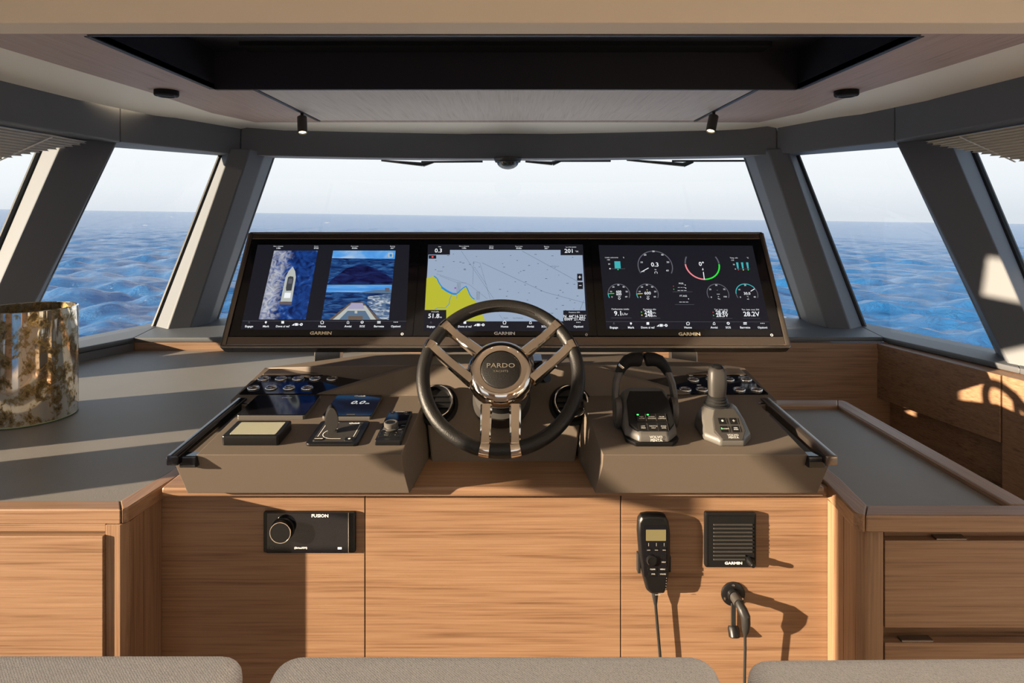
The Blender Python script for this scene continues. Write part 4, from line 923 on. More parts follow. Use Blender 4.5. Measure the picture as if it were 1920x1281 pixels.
statusbar(S, 1241, 610.3)
S.txt('GARMIN', 1292.7, 626.8, 5.2, GOLD, wide=1.25, bold=0.05); S.arc(1447, 628.4, 1.9, 0.9, 0, 360, INK)
S.done()

# ================================================================== INSTRUMENTS ON THE LEFT POD
def dev(name, label, cat, bl, br, tl, tr, h):
    a, b, c_, d_ = [DECK.uv(*p, h) for p in (bl, br, tl, tr)]
    x0 = (a[0]+c_[0])/2; x1 = (b[0]+d_[0])/2; y0 = (a[1]+b[1])/2; y1 = (c_[1]+d_[1])/2
    f = Frame(DECK.w((x0+x1)/2, y0, 0.0), DECK.x, DECK.y)
    return thing(name, label, cat, f.m), f, (x1-x0)/2, y1-y0
def rplate(x0, x1, y0, y1, r, z0, z1, b=0.0):
    bm = BM(); plate(bm, rrect(x0, x1, y0, y1, r), z0, z1)
    if b: bev(bm, b, 2, 50)
    return bm
# black glass panel
t, f, hw, dp = dev('black_glass_display', 'blank glossy black display panel between the chrome switches and the olive screen unit', 'display', (444, 778), (570, 778), (482, 741), (603, 741), 0.012)
mk('casing', rplate(-hw, hw, 0, dp, 0.006, 0.0, 0.010, 0.001), GREY, t)
g = mk('screen', rplate(-hw+0.001, hw-0.001, 0.001, dp-0.001, 0.006, 0.010, 0.0125), GLOSS, t)
bm = BM(); uu = f.uv(538, 745.5, 0.0128); text(bm, 'moz', uu[0], uu[1], 0.009, 0.0128, wide=1.1, bold=0.03, shear=0.2); mk('lettering', bm, INK, g)
# chain counter
t, f, hw, dp = dev('chain_counter', 'small black display reading 0.0 m behind the paddle lever', 'display', (606, 780), (697, 780), (630, 741), (717, 741), 0.010)
mk('casing', rplate(-hw, hw, 0, dp, 0.005, 0.0, 0.008, 0.001), GREY, t)
g = mk('screen', rplate(-hw+0.001, hw-0.001, 0.001, dp-0.001, 0.005, 0.008, 0.0105), GLOSS, t)
bm = BM(); uu = f.uv(674, 742.6, 0.0108); text(bm, 'Quick', uu[0], uu[1], 0.008, 0.0108, wide=1.05, bold=0.05, shear=0.2); mk('lettering', bm, INK, g)
bm = BM(); uu = f.uv(673, 755, 0.0108); text(bm, '0.0', uu[0]-0.004, uu[1], 0.020, 0.0108, wide=1.0, bold=0.03, shear=0.25); text(bm, 'm', uu[0]+0.022, uu[1]-0.005, 0.009, 0.0108, bold=0.04, shear=0.2); mk('reading', bm, em('dim_white', (0.5, 0.5, 0.48), 0.9), g)
bm = BM(); quad2(bm, uu[0]-0.012, uu[0]+0.008, 0.004, 0.009, 0.0108); mk('status_bar', bm, GREY, g)
# lcd control unit
t, f, hw, dp = dev('lcd_control_unit', 'thick black control unit with a pale olive screen on the grey console', 'display', (412, 818), (524, 818), (448, 788), (546, 788), 0.022)
mk('casing', rplate(-hw, hw, 0, dp, 0.006, 0.0, 0.022, 0.0025), BLK, t)
cs = [f.uv(*p, 0.0225) for p in ((430, 814), (516, 814), (453, 792), (536, 792))]
mk('screen', rplate((cs[0][0]+cs[2][0])/2, (cs[1][0]+cs[3][0])/2, cs[0][1], cs[2][1], 0.002, 0.0215, 0.0228), LCD, t)
# thruster joystick
t, f, hw, dp = dev('thruster_joystick', 'black thruster control plate with a grey egg-shaped paddle lever', 'joystick', (571, 832), (664, 833), (604, 788), (700, 789), 0.006)
pl = mk('plate', rplate(-hw, hw, 0, dp, 0.010, 0.0, 0.006, 0.0015), BLK, t)
mk('face', rplate(-hw+0.012, hw-0.012, 0.012, dp-0.012, 0.005, 0.006, 0.0066), DGREY, t)
bm = BM()
for s in (-1, 1): line2(bm, (s*(hw-0.018), 0.035), (s*(hw-0.018), dp-0.025), 0.0012, 0.0069)
mk('print', bm, INK, pl)
bm = BM(); text(bm, 'BOW', -hw+0.032, dp-0.018, 0.007, 0.0069, bold=0.06, shear=0.2); text(bm, 'Quick', hw-0.034, dp-0.018, 0.007, 0.0069, bold=0.06, shear=0.2); mk('lettering', bm, INK, pl)
bm = BM(); arc2(bm, (-0.006, dp*0.40), 0.026, 0.0016, 90, 270, 0.0069); line2(bm, (-0.006, dp*0.40-0.026), (0.014, dp*0.40-0.026), 0.0016, 0.0069); mk('slot_mark', bm, INK, pl)
for s in (-1, 1):
    mk('push_button', rplate(s*(hw-0.024)-0.010, s*(hw-0.024)+0.010, 0.014, 0.030, 0.003, 0.0064, 0.0078, 0.0004), BLK, t)
bm = BM(); text(bm, 'ON/OFF', -hw+0.024, 0.022, 0.0035, 0.008, bold=0.06); disc2(bm, (hw-0.024, 0.022), 0.003, 0.008); mk('button_print', bm, INK, pl)
# paddle: egg profile swept in thickness
def egg(wd, hh, n=28):
    return [(wd*math.cos(2*PI*k/n)*(1-0.20*math.sin(2*PI*k/n)), hh*0.5+hh*0.5*math.sin(2*PI*k/n)) for k in range(n)]
ex, ey = f.uv(628, 815, 0.004)
M = Matrix.Translation(V((ex-0.006, ey, 0.009))) @ Matrix.Rotation(math.radians(18), 4, 'Z') @ Matrix.Rotation(math.radians(-4), 4, 'X')
bm = BM(); rg = []
for yy, sc in ((0.0, 0.94), (0.003, 1.0), (0.014, 1.02), (0.024, 0.92), (0.030, 0.70), (0.033, 0.35)):
    rg.append([M @ V((x*sc, yy, 0.029+(z-0.029)*sc+0.002*yy/0.03)) for x, z in egg(0.0145, 0.058)])
loft(bm, rg); mk('paddle', bm, BLKM, t)
bm = BM(); extr(bm, [M @ V((x*0.92, -0.0008, 0.029+(z-0.029)*0.93)) for x, z in egg(0.0145, 0.058)], M.to_3x3() @ V((0, 0.0012, 0))); mk('paddle_face', bm, GREY, t)
bm = BM(); box(bm, -0.010, 0.010, 0.0, 0.018, -0.006, 0.004, M); mk('paddle_base', bm, GREY, t)
# keypad remote
t, f, hw, dp = dev('keypad_remote', 'narrow black keypad with a rotary knob between paddle lever and steering wheel', 'keypad', (702, 826), (752, 826), (729, 771), (773, 771), 0.012)
mk('casing', rplate(-hw, hw, 0, dp, 0.003, 0.0, 0.012, 0.0015), BLK, t)
mk('faceplate', rplate(-hw+0.003, hw-0.003, 0.014, dp-0.003, 0.002, 0.012, 0.0126), GLOSS, t)
kx, ky = f.uv(733, 797, 0.02)
bm = BM(); lathe(bm, [(0.017, 0.012), (0.017, 0.014), (0.0115, 0.0145), (0.0115, 0.017), (0.0155, 0.018), (0.0158, 0.026), (0.014, 0.0275), (0.011, 0.0272), (0.010, 0.0262), (0.0, 0.0262)], 32, Matrix.Translation(V((kx, ky, 0)))); kn = mk('rotary_knob', bm, GREY, t)
bm = BM(); lathe(bm, [(0.0100, 0.0262), (0.0100, 0.0268), (0, 0.0268)], 24, Matrix.Translation(V((kx, ky, 0)))); mk('knob_cap', bm, BLK, kn)
for r in range(2):
    for c in range(2):
        x0 = -hw+0.005+c*(hw-0.005); y0 = 0.018+r*0.012
        mk('key', rplate(x0, x0+hw-0.0065, y0, y0+0.0105, 0.001, 0.0124, 0.0136, 0.0003), BLK, t)
for k, (x, y) in enumerate(((-0.018, dp-0.012), (0.016, dp-0.012), (0.020, dp-0.024), (0.021, ky+0.012), (0.021, ky-0.006), (-0.018, 0.052), (0.018, 0.052))):
    mk('key', rplate(x-0.005, x+0.005, y-0.0035, y+0.0035, 0.001, 0.0124, 0.0136, 0.0003), BLK, t)
bm = BM(); text(bm, 'GARMIN', 0, dp-0.0065, 0.0036, 0.0128, wide=1.2, bold=0.04)
for x, y in ((-0.018, dp-0.012), (0.016, dp-0.012), (-0.012, 0.024), (0.012, 0.024), (-0.012, 0.036), (0.012, 0.036)): disc2(bm, (x, y), 0.0011, 0.0139)
for x, y in ((0.020, dp-0.024), (0.021, ky+0.012), (0.021, ky-0.006), (-0.018, 0.052), (0.018, 0.052)): line2(bm, (x-0.0035, y), (x+0.0035, y), 0.0011, 0.0139)
o = mk('key_print', bm, INKS, t); o['kind'] = 'stuff'

# ================================================================== THROTTLE AND JOYSTICK
def unit_frame(px, py): 
    u, v = DECK.uv(px, py); return Frame(DECK.w(u, v, 0), DECK.x, DECK.y)
def shell(bm, secs, n=8):
    """secs: list of (z, x_half_front, x_half_back, y_front, y_back, corner)"""
    rings = []
    for z, xf, xb, yf_, yb_, c in secs:
        rings.append([V(p) for p in ((-xf+c, yf_, z), (xf-c, yf_, z), (xf, yf_+c*1.3, z), (xb, yb_-c, z), (xb-c, yb_, z), (-xb+c, yb_, z), (-xb, yb_-c, z), (-xf, yf_+c*1.3, z))])
    loft(bm, rings)
f = unit_frame(1226.5, 838); tt = thing('throttle_lever', 'twin-lever throttle with arched grips and six buttons on the grey console', 'throttle', f.m)
bm = BM(); shell(bm, [(0.0, 0.058, 0.058, 0.0, 0.165, 0.018), (0.010, 0.060, 0.060, -0.002, 0.167, 0.018)]); bev(bm, 0.002); mk('base', bm, BLK, tt)
bm = BM(); shell(bm, [(0.010, 0.059, 0.059, -0.001, 0.166, 0.026), (0.024, 0.0585, 0.0585, 0.004, 0.164, 0.027), (0.060, 0.0555, 0.057, 0.052, 0.150, 0.025), (0.080, 0.050, 0.053, 0.082, 0.136, 0.02), (0.088, 0.043, 0.045, 0.094, 0.125, 0.012)]); bev(bm, 0.004, 3, 20); mk('body', bm, GREY, tt)
# face panel frame on the sloping front (between z .024 and .084)
pa = V((0, 0.004, 0.0245)); pb = V((0, 0.0905, 0.0845)); fd = (pb-pa).normalized(); fn = V((0, -fd.z, fd.y)); 
FM = Matrix((V((1, 0, 0)).to_4d(), fd.to_4d(), fn.to_4d(), pa.to_4d())).transposed(); FM[3][0] = FM[3][1] = FM[3][2] = 0; FM[3][3] = 1
def fplate(name, par, x0, x1, y0, y1, r, z0, z1, mat, b=0.0):
    bm = rplate(x0, x1, y0, y1, r, z0, z1, b); bm.transform(FM); return mk(name, bm, mat, par)
bm = BM(); plate(bm, [(-0.034, 0.010), (0.034, 0.010), (0.050, 0.028), (0.047, 0.088), (0.038, 0.112), (-0.038, 0.112), (-0.047, 0.088), (-0.050, 0.028)], -0.008, 0.003); bm.transform(FM); bev(bm, 0.0015); fp = mk('face_panel', bm, BLKM, tt)
names = [['TRIM ASSIST', 'CRUISE CONTROL', 'POWERTRIM'], ['LOW SPEED', 'THROTTLE ONLY', 'SINGLE LEVER']]
names = [['PORT', 'REVERSE', 'CRUISE'], ['LOW', 'THROTTLE', 'SINGLE']]; names2 = [['ACTIVE', 'DOCKING', 'CONTROL'], ['SPEED', 'ONLY', 'LEVER']]
lt = BM()
for r in range(2):
    for c in range(3):
        x = -0.0225+0.0225*c; y = 0.041-0.0235*r
        fplate('button', fp, x-0.0100, x+0.0100, y-0.0098, y+0.0098, 0.0018, 0.003, 0.0055, BLK, 0.0008)
        text(lt, names[r][c], x+0.001, y+0.001, 0.0026, 0.0058, bold=0.015, m=FM); text(lt, names2[r][c], x+0.001, y-0.0035, 0.0026, 0.0058, bold=0.015, m=FM)
        bb = BM(); box(bb, x+0.0104, x+0.0110, y-0.0095, y+0.0095, 0.003, 0.0045, FM); mk('button_edge', bb, SIL, fp)
        if r == 0 and c < 2:
            bb = BM(); box(bb, x-0.0085, x-0.0045, y+0.005, y+0.0072, 0.0052, 0.0062, FM); mk('led', bb, LED, fp)
o = mk('button_lettering', lt, INKS, fp); o['kind'] = 'stuff'
bm = BM(); lm = Matrix.Translation(V((0, 0.0008, 0.0175))) @ Matrix.Rotation(math.radians(70), 4, 'X')
text(bm, 'VOLVO', 0.004, 0.0035, 0.0050, 0.0022, wide=1.15, bold=0.05, m=lm); text(bm, 'PENTA', 0.004, -0.0030, 0.0050, 0.0022, wide=1.15, bold=0.05, m=lm); mk('lettering', bm, INKS, tt)
for s in (-1, 1):
    # pivot cheek, arm, grip
    M = Matrix.Translation(V((s*0.062, 0.092, 0.040))) @ Matrix.Rotation(s*PI/2, 4, 'Y')
    bm = BM(); lathe(bm, [(0.0, -0.004), (0.028, -0.004), (0.030, 0.002), (0.028, 0.009), (0.018, 0.0125), (0.0, 0.013)], 32, M @ Matrix.Diagonal((1.25, 0.9, 1, 1))); lev = mk('lever', bm, ARM, tt)
    rings = []
    for (x, y, z, wx, wy) in ((0.068, 0.095, 0.035, 0.007, 0.016), (0.0685, 0.104, 0.075, 0.007, 0.0135), (0.065, 0.116, 0.105, 0.0075, 0.012), (0.056, 0.124, 0.128, 0.0085, 0.0115)):
        rings.append([V((s*(x+a*wx), y+b*wy, z)) for a, b in ((-1, -0.6), (-0.5, -1), (0.5, -1), (1, -0.6), (1, 0.6), (0.5, 1), (-0.5, 1), (-1, 0.6))])
    bm = BM(); loft(bm, rings); mk('arm', bm, ARM, lev)
    rings = []
    pth = [(0.0585, 0.122, 0.122, 0.010), (0.050, 0.126, 0.138, 0.0125), (0.038, 0.129, 0.150, 0.0150), (0.024, 0.130, 0.154, 0.0165), (0.010, 0.130, 0.154, 0.0170), (0.0045, 0.130, 0.1535, 0.0150), (0.003, 0.130, 0.153, 0.010)]
    P = [V((s*x, y, z)) for x, y, z, r in pth]
    bm = BM(); tube(bm, P, [q[3] for q in pth], 14); mk('grip', bm, BLKM, lev)
bm = BM(); M = Matrix.Translation(V((-0.0545, 0.113, 0.143))) @ Matrix.Rotation(-0.9, 4, 'Y'); box(bm, -0.003, 0.003, -0.005, 0.004, -0.007, 0.007, M); bev(bm, 0.0015); mk('trim_switch', bm, SIL, tt)
# joystick
f = unit_frame(1373.5, 838); tt = thing('docking_joystick', 'docking joystick with ribbed boot and four buttons beside the throttle', 'joystick', f.m)
bm = BM(); shell(bm, [(0.0, 0.053, 0.053, 0.0, 0.135, 0.026), (0.014, 0.053, 0.053, 0.001, 0.134, 0.027), (0.035, 0.0475, 0.050, 0.028, 0.128, 0.026), (0.052, 0.036, 0.042, 0.052, 0.118, 0.022), (0.062, 0.026, 0.03, 0.064, 0.106, 0.014)]); bev(bm, 0.004, 3, 20); mk('body', bm, GREY, tt)
pa = V((0, 0.001, 0.0145)); pb = V((0, 0.064, 0.0625)); fd = (pb-pa).normalized(); fn = V((0, -fd.z, fd.y))
FM = Matrix((V((1, 0, 0)).to_4d(), fd.to_4d(), fn.to_4d(), pa.to_4d())).transposed(); FM[3][0] = FM[3][1] = FM[3][2] = 0; FM[3][3] = 1
bm = BM(); plate(bm, [(-0.022, 0.000), (0.022, 0.000), (0.034, 0.022), (0.030, 0.055), (0.022, 0.076), (-0.022, 0.076), (-0.030, 0.055), (-0.034, 0.022)], -0.008, 0.0022); bm.transform(FM); bev(bm, 0.0012); fp = mk('face_panel', bm, DGREY, tt)
lt = BM()
for r in range(2):
    for c in range(2):
        x = -0.0125+0.0250*c; y = 0.044-0.0195*r
        fplate('button', fp, x-0.0085, x+0.0085, y-0.0072, y+0.0072, 0.0015, 0.0022, 0.0045, BLK, 0.0006)
        bb = BM(); box(bb, x+0.0088, x+0.0095, y-0.007, y+0.007, 0.0022, 0.0038, FM); mk('button_edge', bb, SIL, fp)
text(lt, 'DOCKING', -0.0105, 0.0245, 0.0024, 0.0048, bold=0.05, m=FM); text(lt, 'HIGH', 0.0125, 0.0268, 0.0024, 0.0048, bold=0.05, m=FM); text(lt, 'MODE', 0.0125, 0.0228, 0.0024, 0.0048, bold=0.05, m=FM)
text(lt, 'VOLVO', 0.003, 0.0105, 0.0044, 0.0026, wide=1.15, bold=0.05, m=FM); text(lt, 'PENTA', 0.003, 0.0048, 0.0044, 0.0026, wide=1.15, bold=0.05, m=FM)
q = BM(); disc2(q, (-0.0125, 0.044), 0.0026, 0.0048); line2(q, (0.0095, 0.044), (0.0155, 0.044), 0.0012, 0.0048); line2(q, (0.0125, 0.041), (0.0125, 0.047), 0.0012, 0.0048); q.transform(FM); join(lt, q)
o = mk('lettering', lt, INKS, fp); o['kind'] = 'stuff'
bb = BM(); box(bb, -0.0195, -0.0180, 0.0235, 0.027, 0.0043, 0.0052, FM); mk('led', bb, LED, fp)
JM = Matrix.Translation(V((-0.008, 0.088, 0.058)))
bm = BM(); lathe(bm, [(0.030, 0.0), (0.030, 0.004), (0.024, 0.006), (0.0265, 0.009), (0.0225, 0.012), (0.0245, 0.015), (0.0205, 0.018), (0.0225, 0.021), (0.018, 0.024), (0.0, 0.024)], 28, JM); mk('boot', bm, RUB, tt)
bm = BM(); rings = []
for z, wx, wy, yo in ((0.020, 0.013, 0.012, 0), (0.026, 0.019, 0.016, 0), (0.055, 0.0205, 0.017, 0.001), (0.080, 0.0195, 0.0165, 0.004), (0.087, 0.016, 0.014, 0.006), (0.089, 0.012, 0.010, 0.006)):
    rings.append([JM @ V((wx*math.copysign(abs(math.cos(a))**0.6, math.cos(a)), yo+wy*math.copysign(abs(math.sin(a))**0.6, math.sin(a)), z)) for a in [2*PI*k/20 for k in range(20)]])
loft(bm, rings); st = mk('stick', bm, DGREY, tt)
bm = BM(); lathe(bm, [(0.0125, 0.085), (0.0135, 0.091), (0.010, 0.094), (0.0, 0.0945)], 20, JM @ Matrix.Translation(V((0.001, 0.006, 0)))); mk('top_switch', bm, BLK, st)

# ================================================================== DEVICES ON THE HELM BASE
# marine stereo
yf_ = YP-0.012
f = Frame((pxx(579, yf_), YP, pzz(1000, yf_)), (1, 0, 0), (0, 0, 1))
t = thing('marine_stereo', 'black marine stereo with a round volume knob on an oak panel', 'stereo', f.m)
hw = (pxx(664, yf_)-pxx(494, yf_))/2; hh = (pzz(961, yf_)-pzz(1038, yf_))/2; de = YP-yf_
mk('body', rplate(-hw-0.002, hw+0.002, -hh, hh, 0.004, 0.0002, de-0.004, 0.002), BLK, t)
g = mk('fascia', rplate(-hw+0.007, hw-0.013, -hh+0.001, hh-0.001, 0.002, de-0.004, de, 0.001), GLOSS, t)
bm = BM(); box(bm, hw-0.0135, hw-0.0125, -hh+0.001, hh-0.001, de-0.004, de+0.0003); mk('chrome_edge', bm, SIL, t)
kx, kz = pxx(525, yf_-0.02)-f.o.x, pzz(1000, yf_-0.02)-f.o.z
bm = BM(); lathe(bm, [(0.0265, de), (0.0265, de+0.002), (0.0235, de+0.003), (0.0235, de+0.017), (0.0225, de+0.019), (0.0, de+0.019)], 40, Matrix.Translation(V((kx, kz, 0)))); kn = mk('volume_knob', bm, BLK, t)
bm = BM(); torus(bm, 0.0232, 0.0011, 40, 6, Matrix.Translation(V((kx, kz, de+0.0185)))); mk('knob_ring', bm, CHR, kn)
bm = BM(); text(bm, 'FUSION', pxx(600, yf_)-f.o.x, pzz(967.5, yf_)-f.o.z, 0.0068, de+0.0006, wide=1.15, bold=0.04); mk('lettering', bm, INK, g)
bm = BM(); text(bm, '(SiriusXM)', pxx(564, yf_)-f.o.x, pzz(1027.5, yf_)-f.o.z, 0.0040, de+0.0006, wide=1.2, bold=0.04); mk('lettering', bm, INK, g)
bm = BM(); arc2(bm, (pxx(510.5, yf_)-f.o.x, pzz(1027, yf_)-f.o.z), 0.0032, 0.0009, 120, 420, de+0.0006); line2(bm, (pxx(510.5, yf_)-f.o.x, pzz(1027, yf_)-f.o.z), (pxx(510.5, yf_)-f.o.x, pzz(1023, yf_)-f.o.z), 0.0009, de+0.0006); mk('power_mark', bm, GREY, g)
x_, z_ = pxx(637, yf_)-f.o.x, pzz(1028, yf_)-f.o.z
bm = BM(); line2(bm, (x_-0.0045, z_), (x_+0.0045, z_), 0.005, de+0.0006); mk('wireless_mark', bm, INK, g)
# radio handset
yf_ = YP-0.034
f = Frame((pxx(1227, yf_), YP, pzz(1042, yf_)), (1, 0, 0), (0, 0, 1))
t = thing('radio_handset', 'black radio handset with small screen hanging on an oak panel', 'radio handset', f.m @ Matrix.Diagonal((1, 1, 0.70, 1)))
def R(px, py): return (pxx(px, yf_)-f.o.x, pzz(py, yf_)-f.o.z)
out = [(1203, 969), (1215, 967), (1240, 967.5), (1249, 969), (1255, 980), (1258, 1000), (1258, 1040), (1255, 1080), (1252, 1105), (1246, 1116), (1222, 1117), (1213, 1110), (1205, 1080), (1199, 1040), (1196, 1000), (1197, 978)]
o2 = [R(*p) for p in out]; cx_ = sum(p[0] for p in o2)/len(o2); cz_ = sum(p[1] for p in o2)/len(o2)
def sc(k, z): return [V((cx_+(x-cx_)*k, cz_+(y-cz_)*(1-(1-k)*0.5), z)) for x, y in o2]
bm = BM(); loft(bm, [sc(0.80, 0.004), sc(0.95, 0.012), sc(1.0, 0.028), sc(0.97, 0.042), sc(0.86, 0.049)]); bev(bm, 0.002, 2, 30); mk('body', bm, BLK, t)
def rp(name, x0, y0, x1, y1, z0, z1, mat, r=0.001, b=0.0):
    a = R(x0, y1); b_ = R(x1, y0); return mk(name, rplate(a[0], b_[0], a[1], b_[1], r, z0, z1, b), mat, t)
mk_face = rp('faceplate', 1207.5, 985, 1250, 1082, 0.0485, 0.0498, GLOSS, 0.004)
rp('screen', 1211, 993, 1248.5, 1014, 0.0495, 0.0502, LCDD)
for x in (1215.5, 1230, 1244.5): rp('soft_key', x-4, 1027, x+4, 1034, 0.0495, 0.0508, BLK, 0.001)
bm = BM()
for x in (1216, 1230.5, 1245): line2(bm, R(x, 1018), R(x, 1024), 0.0008, 0.0502); line2(bm, R(x-3, 1031), R(x+3, 1031), 0.001, 0.0512)
for s_, x, y, h in (('CLEAR', 1223.5, 1067, 0.0028), ('MENU', 1242, 1067, 0.0028), ('PWR', 1224.5, 1076, 0.0026), ('VOL/SQ', 1242.5, 1076, 0.0026), ('HI/LO', 1244, 1053.5, 0.0024)): text(bm, s_, *R(x, y), h, 0.0513, bold=0.05)
text(bm, 'GARMIN', *R(1233, 1115.3), 0.0022, 0.0497, bold=0.04)
for k in range(5): disc2(bm, R(1249.5-k*0.3, 1084+k*5), 0.0007, 0.0497)
o = mk('key_print', bm, INKS, mk_face); o['kind'] = 'stuff'
for x0, x1, y0, y1 in ((1214, 1232, 1063.5, 1070.5), (1233, 1251, 1063.5, 1070.5), (1215, 1232, 1073, 1079.5), (1233, 1251, 1073, 1079.5), (1239, 1249, 1040, 1047), (1239, 1249, 1050, 1057)):
    rp('key', x0, y0, x1, y1, 0.0495, 0.0509, BLK, 0.001, 0.0003)
kx, kz = R(1221.5, 1050)
bm = BM(); lathe(bm, [(0.0125, 0.049), (0.0115, 0.056), (0.0085, 0.0575), (0.0085, 0.0565), (0.0, 0.0565)], 28, Matrix.Translation(V((kx, kz, 0)))); kn = mk('channel_knob', bm, BLK, t)
bm = BM(); arc2(bm, (kx, kz), 0.0105, 0.0012, 150, 230, 0.0579); mk('knob_highlight_edge', bm, STEEL, kn)
bm = BM(); a = R(1195.5, 1044); b = R(1200, 1080); box(bm, a[0]+0.002, a[0]+0.009, b[1], a[1], 0.012, 0.036); bev(bm, 0.0015); mk('talk_switch', bm, RUB, t)
bm = BM(); a = R(1257, 1048); b = R(1260, 1078); box(bm, a[0]-0.002, a[0]+0.004, b[1], a[1], 0.012, 0.036); bev(bm, 0.0015); mk('talk_switch', bm, RUB, t)
bm = BM(); mk_z = 0.004; box(bm, -0.014, 0.014, -0.03, 0.03, 0.0003, 0.010); mk('wall_clip', bm, BLK, t)
p0 = R(1231, 1116); p1 = R(1232, 1142)
bm = BM(); tube(bm, [V((p0[0], p0[1]+0.004, 0.026)), V((p0[0], p0[1]-0.010, 0.026)), V((p1[0], p1[1], 0.026))], [0.0078, 0.0072, 0.0038], 12); mk('strain_relief', bm, RUB, t)
p2 = R(1240, 1231)
pts = [V((p1[0], p1[1]+0.003, 0.026)), V((R(1234.5, 1170)[0], R(0, 1170)[1], 0.026)), V((p2[0], p2[1], 0.026)), V((p2[0]+0.01, p2[1]-0.12, 0.024)), V((p2[0]+0.03, -f.o.z+0.01, 0.020))]
bm = BM(); tube(bm, pts, 0.0034, 8); mk('cable', bm, RUB, t)
# remote loudspeaker
yf_ = YP-0.018
f = Frame((pxx(1371, yf_), YP, pzz(1015, yf_)), (1, 0, 0), (0, 0, 1))
t = thing('radio_speaker', 'square black louvred radio speaker with a small knob on an oak panel', 'speaker', f.m)
x0, z1 = pxx(1323, yf_)-f.o.x, pzz(963, yf_)-f.o.z; x1, z0 = pxx(1420, yf_)-f.o.x, pzz(1067, yf_)-f.o.z
mk('body', rplate(x0, x1, z0, z1, 0.005, 0.0002, 0.0145, 0.004), BLK, t)
g = mk('grille', rplate(x0+0.010, x1-0.006, z0+0.004, z1-0.008, 0.002, 0.0145, 0.0152), BLKM, t)
for k in range(10):
    py = 985+7.25*k; a, b = (1338, 1411.5) if k < 8 else (1338, 1398)
    bm = BM(); box(bm, pxx(a, yf_)-f.o.x, pxx(b, yf_)-f.o.x, pzz(py+1.2, yf_)-f.o.z, pzz(py-1.6, yf_)-f.o.z, 0.0145, 0.0180); bev(bm, 0.0007, 1); mk('louvre', bm, DGREY, g)
bm = BM(); text(bm, 'GARMIN', pxx(1376, yf_)-f.o.x, pzz(1057.5, yf_)-f.o.z, 0.0058, 0.0158, wide=1.25, bold=0.05); mk('lettering', bm, INK, t)
bm = BM(); M = Matrix.Translation(V((pxx(1406, yf_)-f.o.x, pzz(1052, yf_)-f.o.z, 0))) ; lathe(bm, [(0.0085, 0.0145), (0.0082, 0.024), (0.0062, 0.027), (0.0055, 0.038), (0.004, 0.040), (0.0, 0.0395)], 20, M); mk('knob', bm, BLK, t)
# wall socket with bayonet plug and hanging cap
f = Frame((pxx(1374, YP), YP, pzz(1113, YP)), (1, 0, 0), (0, 0, 1))
t = thing('cable_socket', 'round black flanged socket with plug, hanging cap and cable on an oak panel', 'socket', f.m)
bm = BM(); lathe(bm, [(0.0275, 0.0002), (0.0275, 0.003), (0.025, 0.005), (0.015, 0.006), (0.0135, 0.014), (0.0, 0.014)], 32); mk('flange', bm, BLK, t)
for a in (92, 205, 335):
    bm = BM(); lathe(bm, [(0.0032, 0.004), (0.003, 0.006), (0.0, 0.0065)], 12, Matrix.Translation(V((0.0215*math.cos(math.radians(a)), 0.0215*math.sin(math.radians(a)), 0)))); mk('screw', bm, SIL, t)
bm = BM(); tube(bm, [V((0.0, 0, 0.010)), V((0.003, -0.004, 0.032))], 0.0118, 16); mk('plug_nut', bm, DGREY, t)
bm = BM(); tube(bm, [V((0.003, -0.004, 0.030)), V((0.006, -0.010, 0.046)), V((0.010, -0.020, 0.052)), V((0.012, -0.038, 0.050)), V((0.0125, -0.056, 0.046)), V((0.012, -0.068, 0.044))], [0.009, 0.0105, 0.0105, 0.0098, 0.008, 0.0035], 14); mk('elbow_plug', bm, RUB, t)
bm = BM(); tube(bm, [V((0.012, -0.060, 0.044)), V((0.013, -0.10, 0.042)), V((0.0125, -0.16, 0.040)), V((0.015, -0.30, 0.03)), V((0.02, -f.o.z+0.008, 0.025))], 0.0033, 8); mk('cable', bm, RUB, t)
bm = BM(); box(bm, -0.007, 0.004, -0.085, -0.018, 0.006, 0.0095); bev(bm, 0.001, 1); mk('cap_strap', bm, RUB, t)
bm = BM(); M = Matrix.Translation(V((-0.001, -0.082, 0.010))) @ Matrix.Rotation(math.radians(62), 4, 'X'); lathe(bm, [(0.0, -0.012), (0.0105, -0.012), (0.0125, -0.008), (0.0125, 0.010), (0.0095, 0.012), (0.0085, 0.006), (0.0, 0.006)], 20, M); mk('hanging_cap', bm, BLK, t)

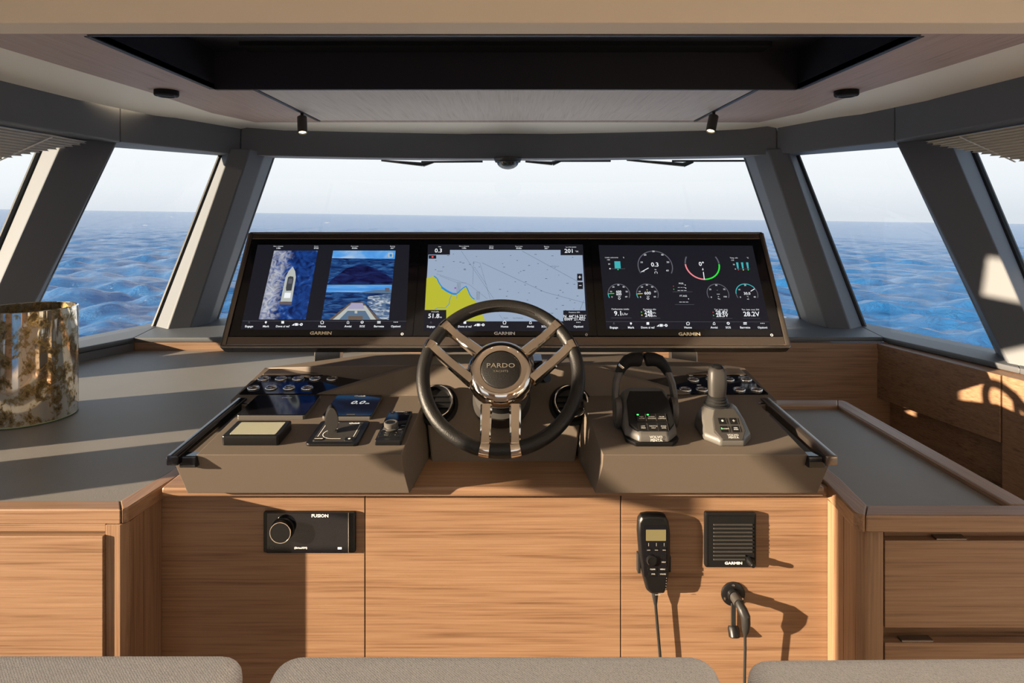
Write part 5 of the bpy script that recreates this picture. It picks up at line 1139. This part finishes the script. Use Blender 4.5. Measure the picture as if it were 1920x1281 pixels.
# ================================================================== VASE
vx, vy, vr, vh = -1.47, 1.97, 0.132, 0.335
def mercury():
    m, n, l, b = newmat('mercury_glass')
    tcn = n.new('ShaderNodeTexCoord'); mp = n.new('ShaderNodeMapping'); mp.inputs['Scale'].default_value = (1, 1, 0.8)
    nz = n.new('ShaderNodeTexNoise'); nz.inputs['Scale'].default_value = 30; nz.inputs['Detail'].default_value = 9; nz.inputs['Roughness'].default_value = 0.68; nz.inputs['Distortion'].default_value = 0.4
    sz = n.new('ShaderNodeSeparateXYZ'); ml = n.new('ShaderNodeMath'); ml.operation = 'MULTIPLY_ADD'; ml.inputs[1].default_value = -0.9; 
    ad = n.new('ShaderNodeMath'); ad.operation = 'ADD'; ad.inputs[1].default_value = 0.10
    rp_ = n.new('ShaderNodeValToRGB'); rp_.color_ramp.elements[0].position = 0.47; rp_.color_ramp.elements[1].position = 0.60
    rp_.color_ramp.elements[0].color = (0.86, 0.80, 0.68, 1); rp_.color_ramp.elements[1].color = (0.11, 0.075, 0.03, 1)
    e = rp_.color_ramp.elements.new(0.53); e.color = (0.40, 0.29, 0.13, 1)
    rr_ = n.new('ShaderNodeValToRGB'); rr_.color_ramp.elements[0].position = 0.50; rr_.color_ramp.elements[1].position = 0.60
    rr_.color_ramp.elements[0].color = (0.06, 0.06, 0.06, 1); rr_.color_ramp.elements[1].color = (0.5, 0.5, 0.5, 1)
    l.new(tcn.outputs['Object'], mp.inputs[0]); l.new(mp.outputs[0], nz.inputs['Vector'])
    l.new(nz.outputs['Fac'], rp_.inputs[0]); l.new(nz.outputs['Fac'], rr_.inputs[0]); l.new(rp_.outputs[0], b.inputs['Base Color']); l.new(rr_.outputs[0], b.inputs['Roughness'])
    b.inputs['Metallic'].default_value = 0.9; b.inputs['Coat Weight'].default_value = 0.6
    return m
t = thing('glass_vase', 'large cylindrical mottled mercury-glass vase standing on the dark worktop', 'vase', (vx, vy, ZT))
bm = BM(); lathe(bm, [(vr-0.008, 0.0005), (vr, 0.006), (vr, vh), (vr-0.004, vh+0.0015), (vr-0.008, vh), (vr-0.008, 0.016), (0.0, 0.014)], 72); mk('glass_wall', bm, mercury(), t)
bm = BM(); torus(bm, vr-0.004, 0.0042, 72, 8, Matrix.Translation(V((0, 0, 0.005)))); mk('base_rim', bm, pm('green_glass_edge', (0.30, 0.38, 0.22), 0.1, spec=0.8), t)

# ================================================================== SEATS
def cushion(bm, x0, x1, y0, y1, z0, z1, r, n=6):
    prof = [(0.0, z0), (0.0, z1-r)]
    rings = []
    for k in range(n+1):
        a = PI/2*k/n; prof.append((r-r*math.cos(a), z1-r+r*math.sin(a)))
    for ins, z in prof:
        rings.append([V((x, y, z)) for x, y in rrect(x0+ins, x1-ins, y0+ins, y1-ins, max(0.026-ins*0.6, 0.010), 5)])
    loft(bm, rings)
def seat(label, x0, x1, zt, yaw=0.0):
    cx = (x0+x1)/2; hw = (x1-x0)/2
    t = thing('helm_chair', label, 'chair', Matrix.Translation(V((cx, 0.70, 0.0))) @ Matrix.Rotation(yaw, 4, 'Z'), 'helm chairs')
    bm = BM(); cushion(bm, -hw, hw, -0.09, 0.055, 0.50, zt, 0.02); mk('backrest', bm, FAB, t)
    bm = BM(); cushion(bm, -hw, hw, 0.062, 0.46, 0.40, 0.52, 0.03); mk('seat_cushion', bm, FAB, t)
    bm = BM(); lathe(bm, [(0.16, 0.0), (0.16, 0.02), (0.05, 0.03), (0.045, 0.40), (0.0, 0.40)], 24, Matrix.Translation(V((0, 0.2, 0)))); mk('pedestal', bm, STEEL, t)
ys = 0.755
zt_ = pzz(1229, ys-0.012)
seat('grey woven helm chair nearest the cabinet with the wide drawer front', -1.0, pxx(462, ys-0.01), zt_)
seat('grey woven helm chair in the middle of the row behind the wheel', pxx(526, ys), pxx(1333, ys), zt_-0.001)
seat('grey woven helm chair nearest the cabinet with bronze drawer pulls', pxx(1388, ys), 0.86, zt_-0.003, 0.012)
